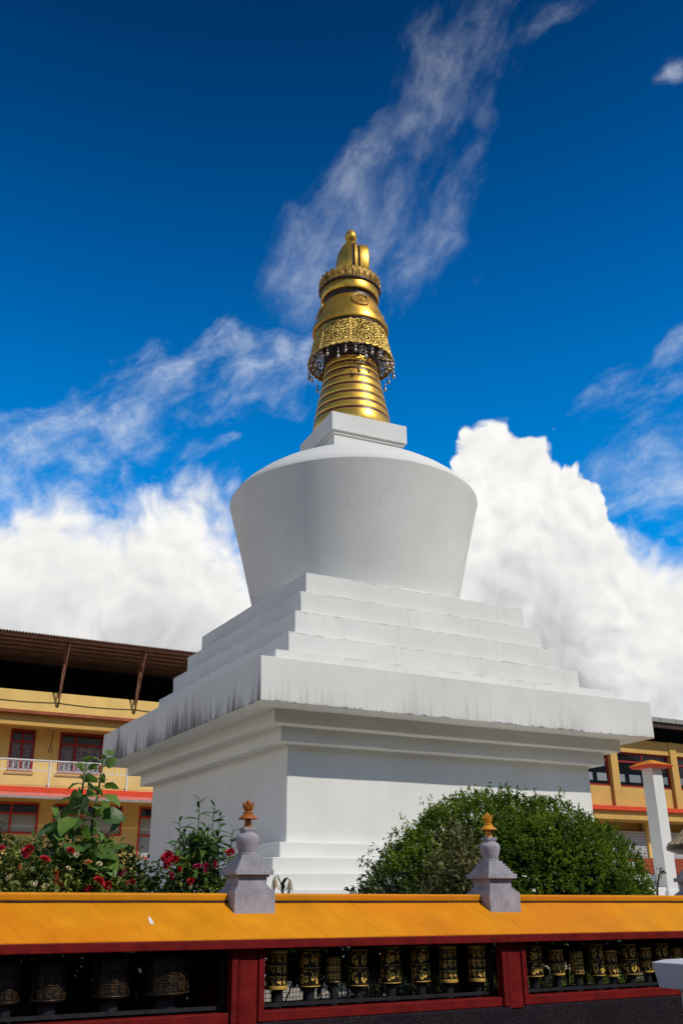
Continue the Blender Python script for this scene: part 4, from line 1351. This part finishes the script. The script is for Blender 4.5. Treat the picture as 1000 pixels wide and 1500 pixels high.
bc = np.array([-2.62, -8.75, 0.9])
br = np.array([2.42, 1.75, 2.05])
bush = thing('round_bush', 'big clipped round green bush against the white stupa wall', 'bush', (bc[0], bc[1], COURT))
pts, dirs = [], []
for _ in range(17000):
    d = rng.normal(0, 1, 3)
    d /= np.linalg.norm(d)
    if d[2] < -0.25 or (d[1] > 0.45 and d[2] < 0.5):
        continue
    base = bc+d*br
    lump = 1+0.07*fnoise(base, 1.1)+0.09*fnoise(base, 2.4, 3)+0.075*fnoise(base, 5.5, 7)
    dep = 1-abs(rng.normal(0, 0.045))
    p = bc+d*br*lump*dep
    if p[2] < COURT+0.05:
        continue
    pts.append(p)
    nrm = d/br
    nrm = nrm/np.linalg.norm(nrm)
    dirs.append(nrm*0.8+np.array([0, 0, 0.55])+rng.normal(0, 0.35, 3))
def tf(p):
    return 0.38+0.6*fnoise(p, 1.7, 5)+0.6*fnoise(p, 5.0, 2)
cl = leaf_cloud('crown', *sprigs(pts, dirs, 7, 0.056, 0.030, 0.6, tf, 0.12))
cr_ = obj('crown', cl, m_mound, bush)
# long shoots breaking the outline
pts, dirs = [], []
for _ in range(150):
    d = rng.normal(0, 1, 3)
    d /= np.linalg.norm(d)
    if d[2] < 0.15 or d[1] > 0.5:
        continue
    pts.append(bc+d*br*1.03)
    dirs.append(d*0.5+np.array([0, 0, 0.8])+rng.normal(0, 0.3, 3))
obj('shoots', leaf_cloud('shoots', *sprigs(pts, dirs, 9, 0.062, 0.028, 0.6, tf, 0.26)), m_mound, bush)['kind'] = 'stuff'
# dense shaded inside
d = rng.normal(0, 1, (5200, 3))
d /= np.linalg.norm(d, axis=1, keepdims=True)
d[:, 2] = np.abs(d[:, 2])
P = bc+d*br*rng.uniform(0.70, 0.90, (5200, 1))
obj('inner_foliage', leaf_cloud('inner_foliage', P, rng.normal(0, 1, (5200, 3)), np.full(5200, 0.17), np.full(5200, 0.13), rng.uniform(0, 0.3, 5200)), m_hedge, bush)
tk = MB()
for k in range(7):
    a = 2*PI*k/7
    tk.tube([(bc[0], bc[1], COURT), (bc[0]+0.3*math.cos(a), bc[1]+0.3*math.sin(a), 1.0), (bc[0]+1.1*math.cos(a), bc[1]+0.9*math.sin(a), 1.7)], 0.07, 6, r1=0.02)
obj('trunk', tk, m_bark, bush)

# generic leafy shrub: stems with leaves scattered in lumps
def shrub(name, label, cat, c, r, n, ln, wd, mat, tfn, per=6, seg=2, spread=0.6, lump=0.25, group=None, shell=0.28, inner=True):
    c, r = np.array(c, float), np.array(r, float)
    t = thing(name, label, cat, (c[0], c[1], COURT), group)
    pts, dirs = [], []
    sd = rng.uniform(0, 50)
    while len(pts) < n:
        d = rng.normal(0, 1, 3)
        d /= np.linalg.norm(d)
        rad = 1-abs(rng.normal(0, shell))
        p = c+d*r*(1+lump*fnoise(d*1.6, 1.0, sd)+lump*0.6*fnoise(d*4.2, 1.0, sd+5))*max(rad, 0.2)
        if p[2] < COURT+0.02:
            continue
        pts.append(p)
        dirs.append(d*0.7+np.array([0, -0.15, 0.5])+rng.normal(0, 0.4, 3))
    P, D, L, W, Tn = sprigs(pts, dirs, per, ln, wd, spread, tfn, ln*2.2)
    obj('foliage', leaf_cloud('foliage', P, D, L, W, Tn, 0.3, seg), mat, t)
    st_ = MB()
    for k in range(9):
        e = pts[rng.integers(len(pts))]
        m_ = (np.array([c[0], c[1], COURT])+e)/2+rng.normal(0, 0.08, 3)
        st_.tube([(c[0]+rng.normal(0, r[0]*0.2), c[1]+rng.normal(0, 0.05), COURT-0.02), tuple(m_), tuple(e)], 0.022, 5, r1=0.006)
    obj('stems', st_, m_bark, t)
    return t

# roses: a bloom of whorled petals, shared by all the flowers
def rose_mesh(name, mat):
    mb = MB()
    rr = random.Random(3)
    for ring, (n, rad, tilt, sz) in enumerate(((3, 0.010, 80, 0.026), (5, 0.020, 62, 0.032), (6, 0.030, 40, 0.036), (7, 0.038, 15, 0.038))):
        for k in range(n):
            a = 2*PI*k/n+ring*0.7+rr.uniform(-.15, .15)
            t = math.radians(tilt+rr.uniform(-8, 8))
            c_, s_ = math.cos(a), math.sin(a)
            vs = []
            for u, v in ((-0.5, 0), (0.5, 0), (-0.75, 0.55), (0.75, 0.55), (-0.35, 1.0), (0.35, 1.0)):
                rr_ = rad+math.cos(t)*v*sz-abs(u)*sz*0.25
                z = math.sin(t)*v*sz+0.004*ring*-1
                w = u*sz*1.25
                vs.append((rr_*c_-w*s_, rr_*s_+w*c_, z))
            mb.add(vs, [(0, 1, 3, 2), (2, 3, 5, 4)])
    mb.lathe([(0.004, -0.018), (0.016, -0.012), (0.020, -0.002)], 7)
    me = as_mesh(name, mb, True)
    me.materials.append(mat)
    return me
m_rosered = paint('crimson_petal', (0.42, 0.010, 0.022), 0.5, 0.25, 60, 0.3, bumps=0)
m_rosepink = paint('magenta_petal', (0.40, 0.016, 0.075), 0.5, 0.25, 60, 0.3, bumps=0)
m_rosepeach = paint('peach_petal', (0.62, 0.22, 0.09), 0.5, 0.25, 60, 0.3, bumps=0)
m_rosecream = paint('cream_petal', (0.66, 0.58, 0.36), 0.5, 0.2, 60, 0.3, bumps=0)
R_MESH = {k: rose_mesh('bloom', mt) for k, mt in (('red', m_rosered), ('pink', m_rosepink), ('peach', m_rosepeach), ('cream', m_rosecream))}
def bloom(parent, p, kind, s=1.0):
    o = obj('bloom', R_MESH[kind], None, parent)
    o.matrix_parent_inverse = Matrix.Identity(4)
    fwd = Vector((rng.normal(-0.25, 0.6), -0.6, 0.5+rng.normal(0, 0.45))).normalized()
    q = fwd.to_track_quat('Z', 'Y').to_matrix().to_4x4()
    o.matrix_basis = WORLD[parent.name].inverted() @ Matrix.Translation(p) @ q @ Matrix.Rotation(rng.uniform(0, 6), 4, 'Z') @ Matrix.Diagonal((s*rng.uniform(0.7, 1.25), s*rng.uniform(0.7, 1.2), s*rng.uniform(0.8, 1.5), 1))
    o['label'] = {'red': 'crimson rose bloom', 'pink': 'magenta rose bloom', 'peach': 'peach rose bloom', 'cream': 'cream rose bloom'}[kind]

rt = lambda p: 0.36+0.7*fnoise(p, 4.0, 3)+rng.normal(0, 0.22)
# hedge at the garden edge
shrub('clipped_hedge', 'dark fine-leaved hedge below the red ground-floor windows', 'hedge', (-10.35, -10.2, 1.15), (0.85, 0.55, 1.08), 3000, 0.045, 0.020, m_hedge, lambda p: 0.35+0.6*fnoise(p, 4, 1), per=6, lump=0.10, shell=0.10)
GR = 'rose bushes behind the gallery'
RB = [('rose bush full of cream and peach blooms below the big-leaved plant', (-9.98, -11.9, 1.25), (0.56, 0.42, 0.82), 2300),
      ('rose bush with crimson blooms beside the pale plinth edge', (-9.45, -11.6, 1.22), (0.50, 0.42, 0.86), 2000),
      ('low rose bush with crimson blooms at the hedge foot', (-10.42, -12.2, 1.15), (0.42, 0.35, 0.76), 1400),
      ('thin rose bush with crimson blooms under the lance-leaved shrub', (-8.93, -12.2, 1.12), (0.46, 0.30, 0.72), 1000)]
roses = [shrub('rose_bush', lab, 'rose bush', c, r, n, 0.055, 0.032, m_rose, rt, per=5, lump=0.30, group=GR, shell=0.25, spread=0.8) for lab, c, r, n in RB]
CAM = Vector((-12.0762, -20.2944, 1.6))
def spot(b, c):
    return Vector((b, 0, c))
# blooms: x, z on the front of each bush
""" positions in metres along the bushes """
BL = [(3, -10.62, 1.985, 'red'), (1, -9.66, 1.86, 'red'), (1, -9.57, 1.85, 'red'), (1, -9.50, 1.88, 'red'), (1, -9.49, 1.84, 'pink'), (0, -9.76, 1.765, 'red'), (0, -9.85, 1.705, 'pink'), (0, -10.06, 1.715, 'red'), (0, -9.68, 1.73, 'red'),
      (3, -9.24, 1.905, 'red'), (3, -9.19, 1.93, 'red'), (3, -9.28, 1.945, 'red'), (3, -9.155, 1.85, 'red'), (3, -9.00, 1.875, 'pink'), (3, -8.92, 1.86, 'pink'), (3, -8.86, 1.89, 'red'), (3, -8.74, 1.985, 'red'), (3, -9.22, 1.80, 'pink'), (0, -10.22, 1.93, 'red'), (2, -10.40, 1.98, 'red'), (0, -10.0, 2.0, 'red'), (1, -9.40, 1.75, 'red'), (1, -9.62, 1.98, 'pink'), (3, -9.06, 1.76, 'red'),
      (0, -10.12, 1.82, 'peach'), (0, -9.88, 1.905, 'peach'), (0, -10.13, 1.77, 'peach'), (0, -10.03, 1.86, 'cream'), (0, -9.78, 1.895, 'cream'), (0, -9.97, 1.96, 'cream'), (0, -10.20, 1.72, 'cream'), (2, -10.50, 1.79, 'cream'), (2, -10.34, 1.74, 'cream'), (2, -10.44, 1.86, 'peach')]
for i, x, z, k in BL:
    i = 2 if x < -10.55 else i
    c, r = RB[i][1], RB[i][2]
    y = c[1]-r[1]*0.85
    s = {'red': 0.62, 'pink': 0.58, 'peach': 0.44, 'cream': 0.36}[k]*rng.uniform(0.85, 1.15)
    bloom(roses[i], Vector((x, y+rng.normal(0, 0.05), z)), k, s)

# big-leaved stalk plant, each leaf a part
def broad_leaf_mesh(var):
    vs, fs = [], []
    rows = [(0.0, 0.10, 0.0), (0.04, 0.28, 0.01), (0.17, 0.40, 0.02), (0.36, 0.435, 0.015), (0.57, 0.38, -0.02), (0.77, 0.24, -0.07), (0.92, 0.10, -0.12), (1.0, 0.0, -0.16)]
    for t, w, z in rows:
        for u in (-1, -0.5, 0, 0.5, 1):
            vs.append((t-(0.08*abs(u) if t < 0.1 else 0), u*w*(1+0.06*math.sin(t*17+var)), z*(1+0.4*var)+abs(u)*w*0.14+0.03*math.sin(t*15+u*3+var*3)))
    for r in range(len(rows)-1):
        for i in range(4):
            fs.append((r*5+i, r*5+i+1, (r+1)*5+i+1, (r+1)*5+i))
    mb = MB().add(vs, fs)
    me = as_mesh('leaf', mb, True)
    tint_mesh(me, 0.15+0.42*var)
    me.materials.append(m_broad)
    return me
BLM = [broad_leaf_mesh(v) for v in (0, 0.6, 1.2, 1.9)]
def place_leaf(parent, meshes, p, d, size, roll=0.0):
    me = meshes[rng.integers(len(meshes))]
    o = obj('leaf', me, None, parent)
    o.matrix_parent_inverse = Matrix.Identity(4)
    d = Vector(d).normalized()
    side = Vector((0, 0, 1)).cross(d)
    side = side.normalized() if side.length > 1e-3 else Vector((0, 1, 0))
    nz = d.cross(side)
    R = Matrix((d, side, nz)).transposed().to_4x4()
    o.matrix_basis = WORLD[parent.name].inverted() @ Matrix.Translation(p) @ R @ Matrix.Rotation(roll, 4, 'X') @ Matrix.Scale(size, 4)
bp = thing('broadleaf_plant', 'tall stalked plant with big heart-shaped leaves rising over the rose bushes', 'plant', (-9.85, -11.9, COURT))
stalks = [[(-9.86, -11.9, COURT), (-9.84, -11.92, 1.6), (-9.78, -11.98, 2.25), (-9.735, -12.0, 2.78)], [(-9.90, -11.9, COURT), (-9.93, -11.95, 1.7), (-9.92, -12.02, 2.3), (-9.90, -12.05, 2.70)], [(-9.82, -11.9, COURT), (-9.70, -11.9, 1.7), (-9.62, -11.9, 2.15)], [(-9.92, -11.9, COURT), (-10.04, -11.95, 1.8), (-10.08, -12.0, 2.3)]]
def along(pl, t):
    t *= len(pl)-1
    i = min(int(t), len(pl)-2)
    return Vector(pl[i]).lerp(Vector(pl[i+1]), t-i)
for si, s in enumerate(stalks):
    obj('stalk', MB().tube([along(s, k/10) for k in range(11)], 0.016, 6, r1=0.007), m_stem, bp, smooth=True)
    n = (30, 26, 18, 18)[si]
    for k in range(n):
        t = 0.42+0.58*k/(n-1)
        p = along(s, t)
        a = k*2.4+si*1.1
        size = (0.24*(1-t)*1.3+0.115)*rng.uniform(0.65, 1.15)
        size = min(size, 0.235)*0.84
        dd = Vector((math.cos(a), math.sin(a), 0.25 if t < 0.9 else 0.8))
        pet = p+dd.normalized()*size*0.45
        obj('petiole', MB().tube([p, p.lerp(pet, 0.5)+Vector((0, 0, 0.01)), pet], 0.004, 4), m_stem, bp)
        place_leaf(bp, BLM, pet, (dd.x, dd.y, rng.uniform(-0.8, 0.45) if t < 0.93 else 0.7), size, rng.normal(0, 0.7))

# lance-leaved shrub in front of the plinth
def lance_mesh(var):
    vs, fs = [], []
    for t, w in ((0, 0.015), (0.18, 0.12), (0.45, 0.17), (0.7, 0.135), (0.9, 0.05), (1.0, 0.0)):
        for u in (-1, 0, 1):
            vs.append((t, u*w, -0.28*t*t*(0.6+var)+abs(u)*w*0.4))
    for r in range(5):
        for i in range(2):
            fs.append((r*3+i, r*3+i+1, (r+1)*3+i+1, (r+1)*3+i))
    me = as_mesh('leaf', MB().add(vs, fs), True)
    tint_mesh(me, 0.15+0.4*var)
    me.materials.append(m_lance)
    return me
LLM = [lance_mesh(v) for v in (0.0, 0.5, 1.0, 1.5)]
ls = thing('lance_leaf_shrub', 'bushy shrub of glossy narrow leaves in front of the shaded plinth face', 'shrub', (-8.86, -12.1, COURT))
tips = [(-8.865, 2.47), (-8.80, 2.40), (-9.06, 2.28), (-9.12, 2.10), (-8.98, 2.22), (-8.70, 2.33), (-8.62, 2.22), (-8.56, 2.06), (-8.74, 2.15), (-9.02, 2.05), (-8.90, 2.20), (-8.66, 1.95), (-9.16, 1.92)]
lf = 0
for k, (x, z) in enumerate(tips):
    y = -12.15+rng.normal(0, 0.10)
    b0 = Vector((-8.87+rng.normal(0, 0.04), -12.1, COURT))
    tip = Vector((x, y, z-0.03))
    mid = b0.lerp(tip, 0.55)+Vector(((x+8.87)*0.15, 0, 0.05))
    pl = [b0, b0.lerp(mid, 0.5), mid, mid.lerp(tip, 0.5), tip]
    obj('stem', MB().tube(pl, 0.011, 5, r1=0.004), m_stem, ls)
    n = 23
    for q in range(n):
        t = 0.56+0.44*q/(n-1)
        p = along(pl, t)
        a = q*2.4+k
        rise = 0.25+1.3*max(0, t-0.9)*10*0.6
        place_leaf(ls, LLM, p, (math.cos(a), math.sin(a), rise+rng.normal(0, 0.2)), rng.uniform(0.11, 0.18)*(1.0 if t < 0.93 else 0.7), rng.normal(0, 0.3))

n = 1500
P = np.stack([rng.normal(-8.86, 0.20, n), rng.normal(-12.1, 0.12, n), rng.uniform(1.1, 2.12, n)], 1)
P[:, 0] = -8.86+(P[:, 0]+8.86)*np.clip(2.3-P[:, 2], 0.15, 1)*1.2
fo = obj('foliage', leaf_cloud('foliage', P, rng.normal(0, 0.7, (n, 3))+np.array([0, -0.2, 0.35]), rng.uniform(0.08, 0.14, n), rng.uniform(0.022, 0.036, n), rng.uniform(0, 0.8, n), 0.3, 3), m_lance, ls)
fo['kind'] = 'stuff'

# dusty olive shrub leaning on the round bush, and a dark low one beside it
shrub('olive_shrub', 'dusty olive shrub with pale leaf tips in front of the round bush', 'shrub', (-5.15, -11.0, 1.15), (0.56, 0.45, 1.12), 1200, 0.085, 0.030, m_olive, lambda p: 0.45+0.8*fnoise(p, 5.0, 9)+0.2*(p[2]-1.6), per=6, lump=0.35, spread=0.75)
shrub('dark_shrub', 'small dark open-twigged shrub before the white base steps', 'shrub', (-6.62, -11.5, 1.0), (0.44, 0.35, 0.86), 520, 0.075, 0.027, m_under, lambda p: 0.30+0.5*fnoise(p, 6.0, 4), per=6, lump=0.5, spread=0.7)

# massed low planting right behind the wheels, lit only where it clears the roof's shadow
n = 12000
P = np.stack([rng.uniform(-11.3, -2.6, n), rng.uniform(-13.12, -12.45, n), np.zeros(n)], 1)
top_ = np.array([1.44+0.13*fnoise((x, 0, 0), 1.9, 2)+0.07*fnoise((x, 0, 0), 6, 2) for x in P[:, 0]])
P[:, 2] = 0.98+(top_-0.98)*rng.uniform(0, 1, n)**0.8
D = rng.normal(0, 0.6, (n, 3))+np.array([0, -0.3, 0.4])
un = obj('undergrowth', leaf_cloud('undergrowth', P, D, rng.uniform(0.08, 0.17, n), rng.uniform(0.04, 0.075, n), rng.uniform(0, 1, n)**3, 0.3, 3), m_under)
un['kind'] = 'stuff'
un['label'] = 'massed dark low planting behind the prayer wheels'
stt = MB()
for k in range(150):
    x = rng.uniform(-11.2, -2.7)
    stt.tube([(x, -12.9, COURT), (x+rng.normal(0, 0.03), -12.92, 0.8), (x+rng.normal(0, 0.06), -12.9, 1.15)], 0.007, 4)
so = obj('undergrowth_stems', stt, m_bark, un)

# wilted lilies in a pot behind the ridge
m_wilt = paint('dry_cream_petal', (0.46, 0.38, 0.26), 0.7, 0.25, 40, 0.2, bumps=0)
wl = thing('wilted_lily', 'small dark plant with two drooping dry cream flowers beside the grey finial', 'flower', (-8.27, -12.6, COURT))
wx, wy = -8.27, -12.6
obj('stem', MB().tube([(wx, wy, COURT), (wx, wy, 1.6), (wx, wy, 1.70)], 0.012, 5), m_stem, wl)
for sx, top in ((-1, 1.80), (1, 1.775)):
    obj('flower_stalk', MB().tube([(wx, wy, 1.68), (wx+sx*0.02, wy, 1.745), (wx+sx*0.045, wy, top), (wx+sx*0.07, wy, top-0.012)], 0.005, 5), m_stem, wl)
    fx = wx+sx*0.072
    for k in range(5):
        a = 2*PI*k/5
        c_, s_ = math.cos(a), math.sin(a)
        vs = []
        for r_, z, w in ((0.006, 0, 0.006), (0.018, -0.03, 0.014), (0.024, -0.07, 0.013), (0.030+0.008*k % 3*0.3, -0.105-0.012*(k % 2), 0.003)):
            for u in (-1, 1):
                vs.append((fx+r_*c_-u*w*s_, wy+r_*s_+u*w*c_, top-0.012+z))
        obj('dry_petal', MB().add(vs, [(0, 1, 3, 2), (2, 3, 5, 4), (4, 5, 7, 6)]), m_wilt, wl)
LDK = [q.copy() for q in LLM[:2]]
for q in LDK:
    q.materials[0] = m_under
for k in range(9):
    a = k*2.2
    place_leaf(wl, LDK, Vector((wx, wy, 1.66+0.006*k)), (0.35*math.cos(a), 0.35*math.sin(a), 0.9 if k > 5 else 0.35), 0.10 if k > 5 else 0.075, 0)

# bare twig beside the pillar
tw = MB().tube([(-0.45, -9.5, COURT), (-0.45, -9.5, 1.5), (-0.425, -9.5, 1.70), (-0.34, -9.5, 1.90), (-0.27, -9.5, 1.94)], 0.028, 6, r1=0.012)
o = solo('bare_twig', tw, m_bark, 'bare dark twig standing in front of the white pillar foot', 'twig', (-0.45, -9.5, COURT), smooth=True)
lv = leaf_cloud('sprig', np.array([(0.17+0.03*rng.normal(), rng.normal()*0.03, 1.44+0.03*rng.normal()) for _ in range(22)]), rng.normal(0, 1, (22, 3)), np.full(22, 0.055), np.full(22, 0.03), rng.uniform(0, .6, 22))
lo = obj('sprig', lv, m_under, None)
lo.parent = o
# ------------------------------------------------------------------ wooded hillside across the street, behind the viewer
def hillside():
    cx, cy = -12.0, -20.0
    NA, NR = 90, 14
    vs, fs = [], []
    for i in range(NA+1):
        a = math.radians(92+160*i/NA)
        edge = min(1.0, i/14, (NA-i)/14)
        for j in range(NR+1):
            t = j/NR
            R = 34+70*t
            x, y = cx+R*math.sin(a), cy+R*math.cos(a)
            hgt = 46*(t**0.75)*(0.15+0.85*edge)*(0.85+0.3*noise.noise(Vector((x*0.02, y*0.02, 3.0))))
            hgt += (2.6*noise.noise(Vector((x*0.16, y*0.16, 1.0)))+1.2*noise.noise(Vector((x*0.5, y*0.5, 7.0))))*min(1, t*6)
            vs.append((x, y, max(hgt, -0.05)))
    for i in range(NA):
        for j in range(NR):
            k = i*(NR+1)+j
            fs.append((k, k+1, k+NR+2, k+NR+1))
    return MB().add(vs, fs)
m_forest = paint('forest_canopy', (0.030, 0.050, 0.018), 0.9, 0.5, 0.35, 0.1)
structure('hillside', hillside(), m_forest, smooth=True)
